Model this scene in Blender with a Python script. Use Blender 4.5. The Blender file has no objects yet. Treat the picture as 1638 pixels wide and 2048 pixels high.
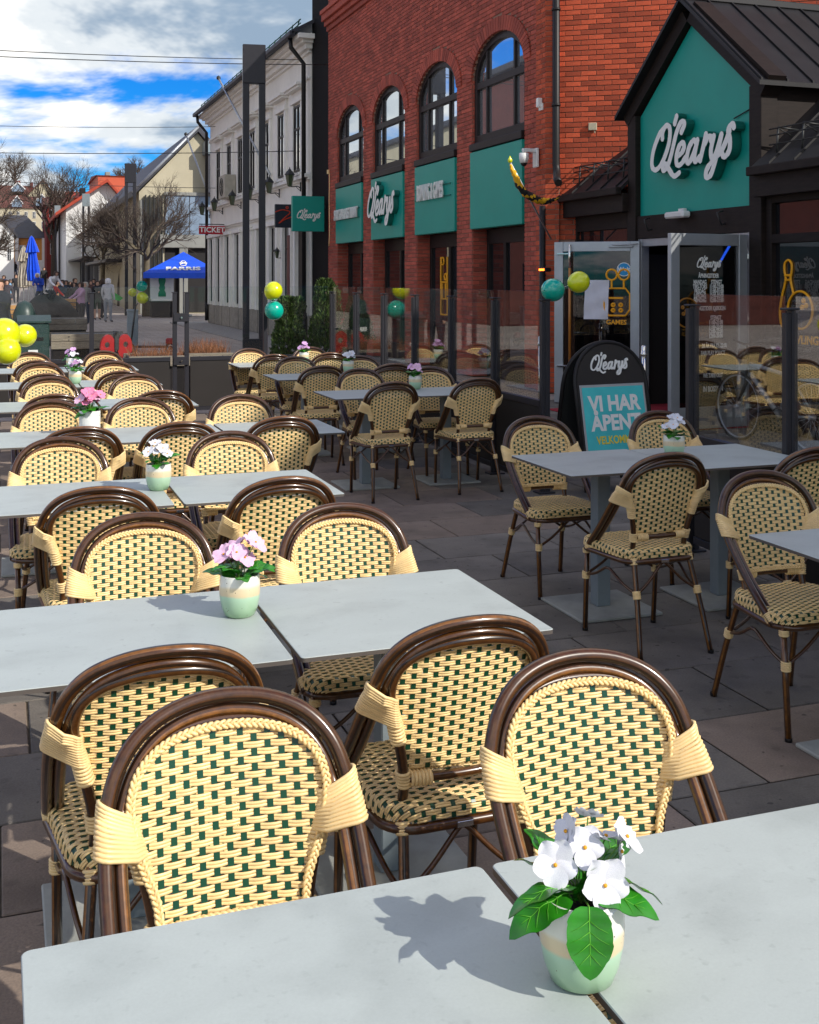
import bpy, math, random
from math import sin, cos, pi, radians, atan, atan2, tan, sqrt
from mathutils import Vector, Matrix

# ---------------------------------------------------------------- scene, camera, sky, sun, exposure
S = bpy.context.scene
COL = S.collection
YAW = atan(819 / 2300)
cam_d = bpy.data.cameras.new('camera')
cam = bpy.data.objects.new('camera', cam_d)
COL.objects.link(cam)
cam.location = (0, 0, 1.66)
cam.rotation_euler = (radians(90), 0, -YAW)
cam_d.sensor_fit = 'HORIZONTAL'
cam_d.sensor_width = 36
cam_d.lens = 36 * 2300 / 1638
cam_d.shift_y = -464 / 1638
cam_d.clip_start = .05
cam_d.clip_end = 3000
S.camera = cam
SUN_AZ = Vector((.6, -.8, 0)).normalized()
SUN_EL = radians(34)
world = bpy.data.worlds.new("World")
S.world = world
world.use_nodes = True
nt = world.node_tree
for n in list(nt.nodes): nt.nodes.remove(n)
W_out = nt.nodes.new('ShaderNodeOutputWorld')
W_bg = nt.nodes.new('ShaderNodeBackground')
W_bg.inputs['Strength'].default_value = .125
sky = nt.nodes.new('ShaderNodeTexSky')
sky.sky_type = 'NISHITA'
sky.sun_disc = False
sky.sun_elevation = SUN_EL
sky.sun_rotation = atan2(SUN_AZ.x, SUN_AZ.y)
sky.air_density = 1.0; sky.dust_density = .3; sky.ozone_density = 2.0
def wn(t, **kw):
    n = nt.nodes.new(t)
    for k, v in kw.items(): setattr(n, k, v)
    return n
def wm(op, a, b=None, c=None):
    n = wn('ShaderNodeMath', operation=op)
    for i, v in enumerate((a, b, c)):
        if v is None: continue
        if hasattr(v, 'is_output'): nt.links.new(v, n.inputs[i])
        else: n.inputs[i].default_value = v
    return n.outputs[0]
tc = wn('ShaderNodeTexCoord')
sep = wn('ShaderNodeSeparateXYZ'); nt.links.new(tc.outputs['Generated'], sep.inputs[0])
zz = wm('ADD', wm('MAXIMUM', sep.outputs[2], 0.0), .24)
cx_ = wm('DIVIDE', sep.outputs[0], zz); cy_ = wm('DIVIDE', sep.outputs[1], zz)
comb = wn('ShaderNodeCombineXYZ')
nt.links.new(wm('MULTIPLY', cx_, 1.0), comb.inputs[0]); nt.links.new(wm('MULTIPLY', cy_, 1.0), comb.inputs[1])
comb.inputs[2].default_value = 3.7
def wnoise(scale, detail, rough, dist=0., off=0.):
    n = wn('ShaderNodeTexNoise'); n.inputs['Scale'].default_value = scale
    n.inputs['Detail'].default_value = detail; n.inputs['Roughness'].default_value = rough
    n.inputs['Distortion'].default_value = dist
    m = wn('ShaderNodeMapping'); m.inputs['Location'].default_value = (off, off * .7, 0)
    nt.links.new(comb.outputs[0], m.inputs[0]); nt.links.new(m.outputs[0], n.inputs[0])
    return n.outputs['Fac']
cl = wnoise(1.25, 7, .54, .25, 4.4)
def wramp(src, stops):
    r = wn('ShaderNodeValToRGB'); nt.links.new(src, r.inputs[0])
    while len(r.color_ramp.elements) < len(stops): r.color_ramp.elements.new(.5)
    for e, (p, c) in zip(r.color_ramp.elements, stops):
        e.position = p; e.color = (*c, 1) if len(c) == 3 else c
    r.color_ramp.interpolation = 'EASE'
    return r.outputs[0]
mask = wramp(cl, [(.43, (0, 0, 0)), (.505, (1, 1, 1))])
shade = wramp(wnoise(1.5, 6, .58, .2, 9.1), [(.38, (1.1, 1.5, 2.0)), (.47, (2.9, 3.1, 3.25)), (.58, (5.1, 4.9, 4.6))])
hs = wn('ShaderNodeHueSaturation'); hs.inputs['Saturation'].default_value = 1.45; hs.inputs['Value'].default_value = 1.0
nt.links.new(sky.outputs[0], hs.inputs['Color'])
tint = wn('ShaderNodeMix', data_type='RGBA', blend_type='MULTIPLY'); tint.inputs[0].default_value = 1
nt.links.new(hs.outputs[0], tint.inputs[6]); tint.inputs[7].default_value = (.04, .26, .50, 1)
mixw = wn('ShaderNodeMix', data_type='RGBA')
nt.links.new(mask, mixw.inputs[0]); nt.links.new(tint.outputs[2], mixw.inputs[6]); nt.links.new(shade, mixw.inputs[7])
nt.links.new(mixw.outputs[2], W_bg.inputs[0]); nt.links.new(W_bg.outputs[0], W_out.inputs[0])

sun_d = bpy.data.lights.new('sun', 'SUN')
sun_d.energy = 2.0; sun_d.angle = radians(.5); sun_d.color = (1, .95, .87)
sun = bpy.data.objects.new('sun', sun_d); COL.objects.link(sun)
sv = Vector((SUN_AZ.x * cos(SUN_EL), SUN_AZ.y * cos(SUN_EL), sin(SUN_EL)))
sun.rotation_euler = sv.to_track_quat('Z', 'Y').to_euler()
sun.location = (20, -20, 30)
S.view_settings.view_transform = 'Standard'; S.view_settings.look = 'None'
S.view_settings.exposure = 1.2; S.view_settings.gamma = 1
S.view_settings.use_curve_mapping = False
S.render.engine = 'CYCLES'
S.cycles.max_bounces = 8; S.cycles.transparent_max_bounces = 24
S.cycles.glossy_bounces = 4; S.cycles.diffuse_bounces = 3
S.render.resolution_x = 819; S.render.resolution_y = 1024

# ---------------------------------------------------------------- helpers
R = random.Random(7)
def bx_(px, Y):            # X of the bearing px at street distance Y
    return Y * tan(YAW + atan((px - 819) / 2300))
def zt(py, px, Y):         # height of a sight line
    X = bx_(px, Y); d = sin(YAW) * X + cos(YAW) * Y
    return 1.66 + (560 - py) * d / 2300
class MB:
    def __init__(s): s.v = []; s.f = []; s.m = []; s.sm = []
    def add(s, vs, fs, m=0, smooth=False):
        o = len(s.v); s.v += [tuple(v) for v in vs]
        for f in fs: s.f.append([i + o for i in f]); s.m.append(m); s.sm.append(smooth)
    def box(s, x0, x1, y0, y1, z0, z1, m=0, M=None):
        vs = [Vector((x, y, z)) for z in (z0, z1) for x, y in ((x0, y0), (x1, y0), (x1, y1), (x0, y1))]
        if M: vs = [M @ v for v in vs]
        s.add(vs, [(3, 2, 1, 0), (4, 5, 6, 7), (0, 1, 5, 4), (1, 2, 6, 5), (2, 3, 7, 6), (3, 0, 4, 7)], m)
    def bbox(s, x0, x1, y0, y1, z0, z1, b=.005, m=0, M=None):
        # box with chamfered edges
        X = ((x0, x0 + b), (x1, x1 - b)); Y = ((y0, y0 + b), (y1, y1 - b)); Z = ((z0, z0 + b), (z1, z1 - b))
        idx = {}; vs = []
        for i in (0, 1):
            for j in (0, 1):
                for k in (0, 1):
                    for a in (0, 1, 2):
                        vs.append(Vector((X[i][0 if a == 0 else 1], Y[j][0 if a == 1 else 1], Z[k][0 if a == 2 else 1])))
                        idx[i, j, k, a] = len(vs) - 1
        if M: vs = [M @ v for v in vs]
        F = []
        g = idx.get
        F.append([g((0, 0, 0, 0)), g((0, 0, 1, 0)), g((0, 1, 1, 0)), g((0, 1, 0, 0))])
        F.append([g((1, 0, 0, 0)), g((1, 1, 0, 0)), g((1, 1, 1, 0)), g((1, 0, 1, 0))])
        F.append([g((0, 0, 0, 1)), g((1, 0, 0, 1)), g((1, 0, 1, 1)), g((0, 0, 1, 1))])
        F.append([g((0, 1, 0, 1)), g((0, 1, 1, 1)), g((1, 1, 1, 1)), g((1, 1, 0, 1))])
        F.append([g((0, 0, 0, 2)), g((0, 1, 0, 2)), g((1, 1, 0, 2)), g((1, 0, 0, 2))])
        F.append([g((0, 0, 1, 2)), g((1, 0, 1, 2)), g((1, 1, 1, 2)), g((0, 1, 1, 2))])
        for i in (0, 1):
            for j in (0, 1):
                F.append([g((i, j, 0, 0)), g((i, j, 0, 1)), g((i, j, 1, 1)), g((i, j, 1, 0))])
                F.append([g((i, 0, j, 0)), g((i, 0, j, 2)), g((i, 1, j, 2)), g((i, 1, j, 0))])
                F.append([g((0, i, j, 1)), g((0, i, j, 2)), g((1, i, j, 2)), g((1, i, j, 1))])
                for k in (0, 1): F.append([g((i, j, k, 0)), g((i, j, k, 1)), g((i, j, k, 2))])
        s.add(vs, F, m)
    def cyl(s, p, q, r, n=12, m=0, r2=None, cap=True):
        s.tube([p, q], [r, r if r2 is None else r2], n, m, cap=cap)
    def tube(s, pts, r, n=8, m=0, closed=False, cap=True, smooth=True, ms=None):
        pts = [Vector(p) for p in pts]; N = len(pts)
        if not isinstance(r, (list, tuple)): r = [r] * N
        vs = []; up = None
        for i, p in enumerate(pts):
            a = pts[(i - 1) % N] if (closed or i > 0) else p
            b = pts[(i + 1) % N] if (closed or i < N - 1) else p
            t = (b - a)
            t = t.normalized() if t.length > 1e-9 else Vector((0, 0, 1))
            if up is None:
                up = Vector((0, 0, 1)) if abs(t.z) < .9 else Vector((0, 1, 0))
            u = up - t * up.dot(t)
            if u.length < 1e-6: u = t.orthogonal()
            u.normalize(); w = t.cross(u); up = u
            for k in range(n):
                an = 2 * pi * k / n
                vs.append(p + (u * cos(an) + w * sin(an)) * r[i])
        fs = []
        for i in range(N if closed else N - 1):
            for k in range(n):
                a = i * n + k; b = i * n + (k + 1) % n; j = ((i + 1) % N) * n
                fs.append((a, b, j + (k + 1) % n, j + k))
        s.add(vs, fs, m, smooth)
        if ms:
            o_ = len(s.f) - len(fs)
            for q in range(len(fs)): s.m[o_ + q] = ms[q % n % len(ms)]
        if cap and not closed:
            o = len(s.v) - len(vs)
            s.f.append([o + k for k in range(n)][::-1]); s.m.append(m); s.sm.append(False)
            s.f.append([o + (N - 1) * n + k for k in range(n)]); s.m.append(m); s.sm.append(False)
    def lathe(s, prof, c=(0, 0, 0), n=32, m=0, smooth=True, M=None):
        vs = []; c = Vector(c)
        for r, z in prof:
            for k in range(n):
                v = Vector((r * cos(2 * pi * k / n), r * sin(2 * pi * k / n), z))
                vs.append((M @ v if M else v) + c)
        fs = [(i * n + k, i * n + (k + 1) % n, (i + 1) * n + (k + 1) % n, (i + 1) * n + k) for i in range(len(prof) - 1) for k in range(n)]
        s.add(vs, fs, m, smooth)
    def poly(s, pts, depth, m=0, ms=None):  # polygon extruded by vector depth
        pts = [Vector(p) for p in pts]; n = len(pts); d = Vector(depth)
        s.add(pts + [p + d for p in pts], [list(range(n))[::-1], [n + i for i in range(n)]], m)
        o = len(s.v) - 2 * n
        for i in range(n):
            s.f.append([o + i, o + (i + 1) % n, o + n + (i + 1) % n, o + n + i]); s.m.append(m if ms is None else ms); s.sm.append(False)
    def quad(s, a, b, c, d, m=0): s.add([a, b, c, d], [(0, 1, 2, 3)], m)
    def mesh(s, name, mats):
        me = bpy.data.meshes.new(name); me.from_pydata(s.v, [], s.f)
        for mt in (mats if isinstance(mats, (list, tuple)) else [mats]): me.materials.append(mt)
        me.polygons.foreach_set('material_index', s.m); me.polygons.foreach_set('use_smooth', s.sm)
        me.update(); return me
    def build(s, name, mats, parent=None, M=None):
        o = bpy.data.objects.new(name, s.mesh(name, mats)); COL.objects.link(o)
        if parent: o.parent = parent
        if M: o.matrix_local = M
        return o
def empty(name, loc=(0, 0, 0), rz=0):
    o = bpy.data.objects.new(name, None); COL.objects.link(o); o.location = loc; o.rotation_euler = (0, 0, rz)
    o.empty_display_size = .1; return o
def tag(o, label=None, cat=None, group=None, kind=None):
    if label: o['label'] = label
    if cat: o['category'] = cat
    if group: o['group'] = group
    if kind: o['kind'] = kind
    return o
KIDS = {}
def reg(parent, child): KIDS.setdefault(parent.name, []).append(child); return child
def copy_tree(o, parent=None):
    c = o.copy(); COL.objects.link(c); c.parent = parent
    for ch in list(o.children): copy_tree(ch, c)
    return c
def frame(o, n):           # text plane at o facing n (horizontal)
    n = Vector(n).normalized(); x = Vector((0, 0, 1)).cross(n)
    M = Matrix.Identity(4)
    for i in range(3): M[i][0] = x[i]; M[i][1] = (0, 0, 1)[i]; M[i][2] = n[i]; M[i][3] = o[i]
    return M
def text_obj(string, size, M, mat, parent=None, name='lettering', ext=.002, bold=0., xs=1., align='CENTER', space=1.):
    c = bpy.data.curves.new(name, 'FONT'); c.body = string; c.size = size; c.extrude = ext; c.offset = bold
    c.align_x = align; c.align_y = 'CENTER'; c.space_character = space; c.space_line = 1.05; c.resolution_u = 3
    t = bpy.data.objects.new('tmp_text', c); COL.objects.link(t)
    dg = bpy.context.evaluated_depsgraph_get()
    me = bpy.data.meshes.new_from_object(t.evaluated_get(dg)); me.name = name
    bpy.data.objects.remove(t); bpy.data.curves.remove(c)
    me.materials.clear(); me.materials.append(mat)
    for p in me.polygons: p.material_index = 0
    me.transform(M @ Matrix.Diagonal((xs, 1, 1, 1)))
    o = bpy.data.objects.new(name, me); COL.objects.link(o)
    if parent: o.parent = parent
    return o
def catmull(P, n=6, closed=False):
    P = [Vector(p) for p in P]; out = []; N = len(P)
    for i in range(N if closed else N - 1):
        p0 = P[(i - 1) % N] if closed or i > 0 else P[0] * 2 - P[1]
        p1 = P[i]; p2 = P[(i + 1) % N]
        p3 = P[(i + 2) % N] if closed or i < N - 2 else p2 * 2 - p1
        for k in range(n):
            t = k / n
            out.append(.5 * ((2 * p1) + (p2 - p0) * t + (2 * p0 - 5 * p1 + 4 * p2 - p3) * t * t + (3 * p1 - p0 - 3 * p2 + p3) * t ** 3))
    if not closed: out.append(P[-1])
    return out

# ---------------------------------------------------------------- materials
def mat(name, col, rough=.6, metal=0., coat=0., noise=0., nscale=8., bump=0., bscale=60., spec=.5, emit=None, coord='Object', stretch=None, col2=None, isl=0., alpha=None, coat_rough=.08, dist=0.):
    m = bpy.data.materials.new(name); m.use_nodes = True; t = m.node_tree; b = t.nodes['Principled BSDF']
    b.inputs['Base Color'].default_value = (*col, 1); b.inputs['Roughness'].default_value = rough
    b.inputs['Metallic'].default_value = metal; b.inputs['Coat Weight'].default_value = coat
    b.inputs['Coat Roughness'].default_value = coat_rough
    b.inputs['Specular IOR Level'].default_value = spec
    if emit:
        b.inputs['Emission Color'].default_value = (*emit[0], 1); b.inputs['Emission Strength'].default_value = emit[1]
    src = None
    if noise or bump or col2:
        tcn = t.nodes.new('ShaderNodeTexCoord'); mp = t.nodes.new('ShaderNodeMapping')
        t.links.new(tcn.outputs[coord], mp.inputs[0])
        if stretch: mp.inputs['Scale'].default_value = stretch
    if noise or col2:
        n = t.nodes.new('ShaderNodeTexNoise'); n.inputs['Scale'].default_value = nscale; n.inputs['Detail'].default_value = 5
        n.inputs['Distortion'].default_value = dist
        n.inputs['Roughness'].default_value = .62
        t.links.new(mp.outputs[0], n.inputs[0])
        r = t.nodes.new('ShaderNodeValToRGB'); t.links.new(n.outputs['Fac'], r.inputs[0])
        r.color_ramp.elements[0].position = .3; r.color_ramp.elements[1].position = .7
        if col2: c0, c1 = col, col2
        else: c0 = tuple(c * (1 - noise) for c in col); c1 = tuple(min(1, c * (1 + noise)) for c in col)
        r.color_ramp.elements[0].color = (*c0, 1); r.color_ramp.elements[1].color = (*c1, 1)
        src = r.outputs[0]
    if isl:
        g = t.nodes.new('ShaderNodeNewGeometry'); oi = t.nodes.new('ShaderNodeObjectInfo')
        ad = t.nodes.new('ShaderNodeMath'); ad.operation = 'ADD'
        t.links.new(g.outputs['Random Per Island'], ad.inputs[0]); t.links.new(oi.outputs['Random'], ad.inputs[1])
        fr = t.nodes.new('ShaderNodeMath'); fr.operation = 'FRACT'; t.links.new(ad.outputs[0], fr.inputs[0])
        mr = t.nodes.new('ShaderNodeMapRange'); t.links.new(fr.outputs[0], mr.inputs[0])
        mr.inputs['To Min'].default_value = 1 - isl; mr.inputs['To Max'].default_value = 1 + isl * .8
        mx = t.nodes.new('ShaderNodeVectorMath'); mx.operation = 'SCALE'
        if src: t.links.new(src, mx.inputs[0])
        else: mx.inputs[0].default_value = col
        t.links.new(mr.outputs[0], mx.inputs['Scale']); src = mx.outputs[0]
    if src: t.links.new(src, b.inputs['Base Color'])
    if bump:
        n2 = t.nodes.new('ShaderNodeTexNoise'); n2.inputs['Scale'].default_value = bscale; n2.inputs['Detail'].default_value = 4
        t.links.new(mp.outputs[0], n2.inputs[0])
        bp = t.nodes.new('ShaderNodeBump'); bp.inputs['Strength'].default_value = bump; bp.inputs['Distance'].default_value = .004
        t.links.new(n2.outputs['Fac'], bp.inputs['Height']); t.links.new(bp.outputs[0], b.inputs['Normal'])
    return m
def glass_mat(name, tintc=(.9, .95, .93), k=1.0, base=.04):
    m = bpy.data.materials.new(name); m.use_nodes = True; t = m.node_tree
    for n in list(t.nodes): t.nodes.remove(n)
    o = t.nodes.new('ShaderNodeOutputMaterial'); mx = t.nodes.new('ShaderNodeMixShader')
    tr = t.nodes.new('ShaderNodeBsdfTransparent'); tr.inputs[0].default_value = (*tintc, 1)
    gl = t.nodes.new('ShaderNodeBsdfGlossy'); gl.inputs['Roughness'].default_value = .01
    f = t.nodes.new('ShaderNodeFresnel'); f.inputs[0].default_value = 1.5
    ma = t.nodes.new('ShaderNodeMath'); ma.operation = 'MULTIPLY_ADD'; ma.inputs[1].default_value = k; ma.inputs[2].default_value = base
    t.links.new(f.outputs[0], ma.inputs[0]); t.links.new(ma.outputs[0], mx.inputs[0])
    t.links.new(tr.outputs[0], mx.inputs[1]); t.links.new(gl.outputs[0], mx.inputs[2]); t.links.new(mx.outputs[0], o.inputs[0])
    return m
M_lacquer = mat('brown lacquer', (.072, .026, .005), .28, coat=.5, noise=.35, nscale=60, coat_rough=.1)
M_lacquer2 = mat('brown lacquer pale streak', (.20, .078, .014), .3, coat=.5, noise=.35, nscale=60, coat_rough=.1)
M_lacquer3 = mat('brown lacquer dark streak', (.018, .008, .004), .3, coat=.5, noise=.3, nscale=60, coat_rough=.1)
LAC = [M_lacquer, M_lacquer2, M_lacquer3]; STK = [0, 2, 0, 1, 0, 0, 2, 0, 1, 2, 0, 0]
M_cream = mat('cream rattan', (.93, .665, .30), .4, noise=.08, nscale=30, spec=.6, isl=.09)
M_creamb = mat('cream rattan binding', (.93, .66, .315), .4, noise=.12, nscale=16, spec=.5, isl=.07)
M_green = mat('dark green rattan', (.005, .058, .026), .3, spec=.6)
def weather(m, specs):
    t = m.node_tree; b = t.nodes['Principled BSDF']; cur = b.inputs['Base Color'].links[0].from_socket
    tcn = t.nodes.new('ShaderNodeTexCoord'); oi = t.nodes.new('ShaderNodeObjectInfo'); vo = t.nodes.new('ShaderNodeVectorMath'); vo.operation = 'ADD'
    cb = t.nodes.new('ShaderNodeVectorMath'); cb.operation = 'SCALE'; cb.inputs[0].default_value = (19, 15, 0); t.links.new(oi.outputs['Random'], cb.inputs['Scale'])
    t.links.new(tcn.outputs['Object'], vo.inputs[0]); t.links.new(cb.outputs[0], vo.inputs[1])
    for sc, p0, p1, k, det in specs:
        n = t.nodes.new('ShaderNodeTexNoise'); n.inputs['Scale'].default_value = sc; n.inputs['Detail'].default_value = det; t.links.new(vo.outputs[0], n.inputs[0])
        r = t.nodes.new('ShaderNodeMapRange'); r.inputs['From Min'].default_value = p0; r.inputs['From Max'].default_value = p1; r.inputs['To Min'].default_value = 1; r.inputs['To Max'].default_value = k; t.links.new(n.outputs['Fac'], r.inputs[0])
        s = t.nodes.new('ShaderNodeVectorMath'); s.operation = 'SCALE'; t.links.new(cur, s.inputs[0]); t.links.new(r.outputs[0], s.inputs['Scale']); cur = s.outputs[0]
    t.links.new(cur, b.inputs['Base Color']); return m
def laminate():
    return weather(mat('pale compact laminate', (.455, .50, .475), .44, noise=.05, nscale=2.2, stretch=(1, 2.2, 1), spec=.45, dist=1.0), ((5, .52, .70, .86, 6), (60, .62, .70, .93, 3), (30, .70, .74, .90, 2), (260, .35, .65, .96, 2)))
M_tabletop = laminate()
M_tableedge = mat('dark laminate edge', (.10, .085, .075), .5)
M_pedestal = mat('grey painted steel', (.21, .25, .27), .45, noise=.08)
M_plate = mat('pale stone plate', (.34, .345, .31), .75, noise=.16, nscale=9, bump=.3)
M_black = mat('black painted metal', (.014, .012, .012), .45, spec=.3, noise=.15)
M_panel = mat('charcoal fence panel', (.026, .022, .020), .55, spec=.3, noise=.12, nscale=2)
M_post = mat('anthracite post', (.024, .023, .028), .4, spec=.35, noise=.08)
M_fglass = glass_mat('fence glass', (.975, .985, .975), .36, .003)
M_wglass = mat('window glass', (.012, .012, .014), .02, spec=1.0, coat=1.0, coat_rough=.01)
M_mirror = mat('reflective window glass', (.62, .66, .68), .015, metal=.85)
M_dglass = glass_mat('door glass', (.42, .42, .42), 1.3, .03)
M_alu = mat('brushed aluminium', (.42, .44, .46), .38, metal=.55, noise=.06)
M_steel = mat('polished steel', (.75, .72, .66), .16, metal=1)
M_brick = mat('red brick', (.44, .072, .026), .85, noise=.22, nscale=7, bump=.4, isl=.36)
M_brickd = mat('weathered brick', (.38, .075, .045), .85, noise=.22, nscale=2.2, bump=.4, isl=.3)
M_mortar = mat('mortar', (.30, .20, .14), .9, noise=.2, nscale=30, bump=.3)
M_mortard = mat('dark mortar', (.27, .155, .11), .9, noise=.2, nscale=30)
M_sign = mat('teal sign panel', (.002, .30, .235), .42, noise=.05, nscale=2)
M_signside = mat('teal sign return', (.002, .13, .10), .5)
M_white = mat('white lettering', (.80, .80, .76), .4)
M_darkwood = mat('black stained timber', (.018, .012, .010), .6, spec=.2, noise=.3, nscale=6, stretch=(1, 1, 6))
M_roofm = mat('black sheet metal roof', (.016, .015, .016), .5, spec=.3, noise=.2, nscale=4)
M_frame = mat('dark brown window frame', (.016, .011, .010), .5, spec=.3)
M_plaster = mat('cream plaster', (.82, .785, .71), .85, noise=.07, nscale=1.5, bump=.15)
M_trim = mat('pale plaster trim', (.80, .77, .71), .8, noise=.06, nscale=3)
M_plinth = mat('granite plinth', (.30, .27, .22), .85, noise=.25, nscale=5, bump=.4)
M_iron = mat('wrought iron', (.02, .022, .022), .5)
M_lampglass = mat('smoked lantern glass', (.05, .07, .035), .2, coat=.5)
M_yellowb = mat('yellow balloon', (.66, .72, .005), .22, coat=.6, spec=.6)
M_tealb = mat('teal balloon', (.0, .42, .30), .22, coat=.6, spec=.6)
M_red = mat('red paint', (.30, .008, .010), .4, noise=.1)
M_blue = mat('blue canvas', (.008, .085, .68), .6, noise=.12, nscale=3)
M_beige = mat('beige canvas', (.42, .38, .31), .8, noise=.15, nscale=5)
M_wood = mat('weathered sleeper timber', (.20, .17, .13), .8, noise=.3, nscale=6, stretch=(1, 4, 8))
M_slat = mat('larch slats', (.50, .26, .09), .6, noise=.2, nscale=8)
M_granite = mat('granite kerb', (.30, .28, .26), .85, noise=.2, nscale=20)
M_rock = mat('dark climbing rock', (.06, .055, .045), .85, noise=.5, nscale=2, bump=.6, bscale=9)
M_bin = mat('green black bin plastic', (.02, .045, .04), .4, noise=.1)
M_bark = mat('bark', (.13, .105, .065), .9, noise=.3, nscale=8)
M_barkd = mat('dark twigs', (.075, .055, .042), .9, noise=.3, nscale=8)
M_leafc = mat('conifer needles', (.048, .085, .014), .7, isl=.6)
M_dry = mat('dry grass', (.20, .075, .03), .8, isl=.5)
M_yline = mat('yellow vinyl', (.95, .42, .005), .5, emit=None)
M_concrete = mat('concrete', (.24, .24, .22), .85, noise=.1, nscale=1.5)
M_slate = mat('slate roof', (.035, .035, .045), .6, noise=.3, nscale=3)
M_tile = mat('red tile roof', (.36, .045, .018), .75, noise=.2, nscale=3)
M_tileb = mat('brown tile roof', (.14, .045, .03), .8, noise=.25, nscale=3)
M_whitew = mat('white render', (.72, .72, .70), .85, noise=.06, nscale=.6)
M_creamw = mat('pale yellow render', (.46, .41, .29), .85, noise=.08, nscale=.8)
M_orangew = mat('orange render', (.60, .26, .06), .85, noise=.06)
M_redw = mat('dark red brick wall', (.20, .025, .02), .85, noise=.15, nscale=2)
M_orbox = mat('orange red cladding', (.50, .085, .035), .7, noise=.08, nscale=1)
M_bluegrey = mat('blue grey cladding', (.20, .27, .36), .45, noise=.12, nscale=1.2)
M_brownw = mat('brown boards', (.12, .06, .025), .75, noise=.3, nscale=3)
M_soil = mat('dark potting soil', (.01, .007, .005), .95, bump=.8)
M_leaf = mat('pansy leaf', (.022, .20, .008), .32, noise=.35, nscale=25, spec=.5)
M_vein = mat('leaf vein', (.10, .40, .02), .5)
M_stem = mat('pale green stem', (.10, .24, .03), .5)
M_petw = mat('white petals', (.62, .62, .68), .7, col2=(.84, .84, .85), nscale=34)
M_petp = mat('pink petals', (.84, .50, .66), .7, noise=.3, nscale=30)
M_petl = mat('lilac petals', (.60, .36, .62), .7, noise=.3, nscale=30)
M_petr = mat('rose pink petals', (.85, .25, .42), .7, noise=.35, nscale=40)
M_eye = mat('flower eye', (.85, .38, .01), .6)
M_whitepot = mat('white ceramic', (.72, .72, .69), .3, coat=.3)
M_paper = mat('white paper', (.70, .70, .76), .8)
M_dark = mat('dark interior', (.012, .010, .010), .8)
M_skin = mat('skin', (.52, .30, .21), .6)
M_hair = mat('brown hair', (.05, .03, .02), .7)
def pot_mat():
    m = bpy.data.materials.new('banded glazed pot'); m.use_nodes = True; t = m.node_tree; b = t.nodes['Principled BSDF']
    b.inputs['Roughness'].default_value = .28; b.inputs['Coat Weight'].default_value = .4
    tc = t.nodes.new('ShaderNodeTexCoord'); sp = t.nodes.new('ShaderNodeSeparateXYZ'); t.links.new(tc.outputs['Object'], sp.inputs[0])
    nz = t.nodes.new('ShaderNodeTexNoise'); nz.inputs['Scale'].default_value = 18; t.links.new(tc.outputs['Object'], nz.inputs[0])
    ma = t.nodes.new('ShaderNodeMath'); ma.operation = 'MULTIPLY_ADD'; ma.inputs[1].default_value = .012
    t.links.new(nz.outputs['Fac'], ma.inputs[0]); t.links.new(sp.outputs[2], ma.inputs[2])
    mr = t.nodes.new('ShaderNodeMapRange'); mr.inputs['From Max'].default_value = .12; t.links.new(ma.outputs[0], mr.inputs[0])
    r = t.nodes.new('ShaderNodeValToRGB'); t.links.new(mr.outputs[0], r.inputs[0])
    cs = [(0, (.24, .40, .22)), (.38, (.38, .56, .38)), (.47, (.42, .62, .44)), (.51, (.70, .56, .34)), (.64, (.74, .62, .40)), (.70, (.78, .77, .68)), (1, (.80, .79, .72))]
    while len(r.color_ramp.elements) < len(cs): r.color_ramp.elements.new(.5)
    for e, (p, c) in zip(r.color_ramp.elements, cs): e.position = p; e.color = (*c, 1)
    vo = t.nodes.new('ShaderNodeTexVoronoi'); vo.inputs['Scale'].default_value = 110; t.links.new(tc.outputs['Object'], vo.inputs[0])
    gt = t.nodes.new('ShaderNodeMath'); gt.operation = 'LESS_THAN'; gt.inputs[1].default_value = .13; t.links.new(vo.outputs['Distance'], gt.inputs[0])
    g2 = t.nodes.new('ShaderNodeMath'); g2.operation = 'MULTIPLY'; t.links.new(gt.outputs[0], g2.inputs[0])
    n3 = t.nodes.new('ShaderNodeTexNoise'); n3.inputs['Scale'].default_value = 60; t.links.new(tc.outputs['Object'], n3.inputs[0])
    g3 = t.nodes.new('ShaderNodeMath'); g3.operation = 'GREATER_THAN'; g3.inputs[1].default_value = .52; t.links.new(n3.outputs['Fac'], g3.inputs[0])
    t.links.new(g3.outputs[0], g2.inputs[1])
    mx = t.nodes.new('ShaderNodeMix'); mx.data_type = 'RGBA'; mx.inputs[7].default_value = (.12, .07, .03, 1)
    t.links.new(g2.outputs[0], mx.inputs[0]); t.links.new(r.outputs[0], mx.inputs[6]); t.links.new(mx.outputs[2], b.inputs['Base Color'])
    return m
M_pot = pot_mat()
def slab_mat(name, c1, c2):
    m = mat(name, c1, .85, col2=c2, nscale=1.6, bump=.5, bscale=110, isl=.16, coord='Object')
    return weather(m, ((3.2, .48, .68, .72, 6), (11, .60, .68, .80, 4), (140, .30, .70, .78, 2), (24, .72, .735, .45, 1)))
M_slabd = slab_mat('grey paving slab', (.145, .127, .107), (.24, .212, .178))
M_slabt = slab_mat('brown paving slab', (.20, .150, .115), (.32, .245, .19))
M_joint = mat('sand joint', (.06, .045, .03), .95, noise=.4, nscale=20)
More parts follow.
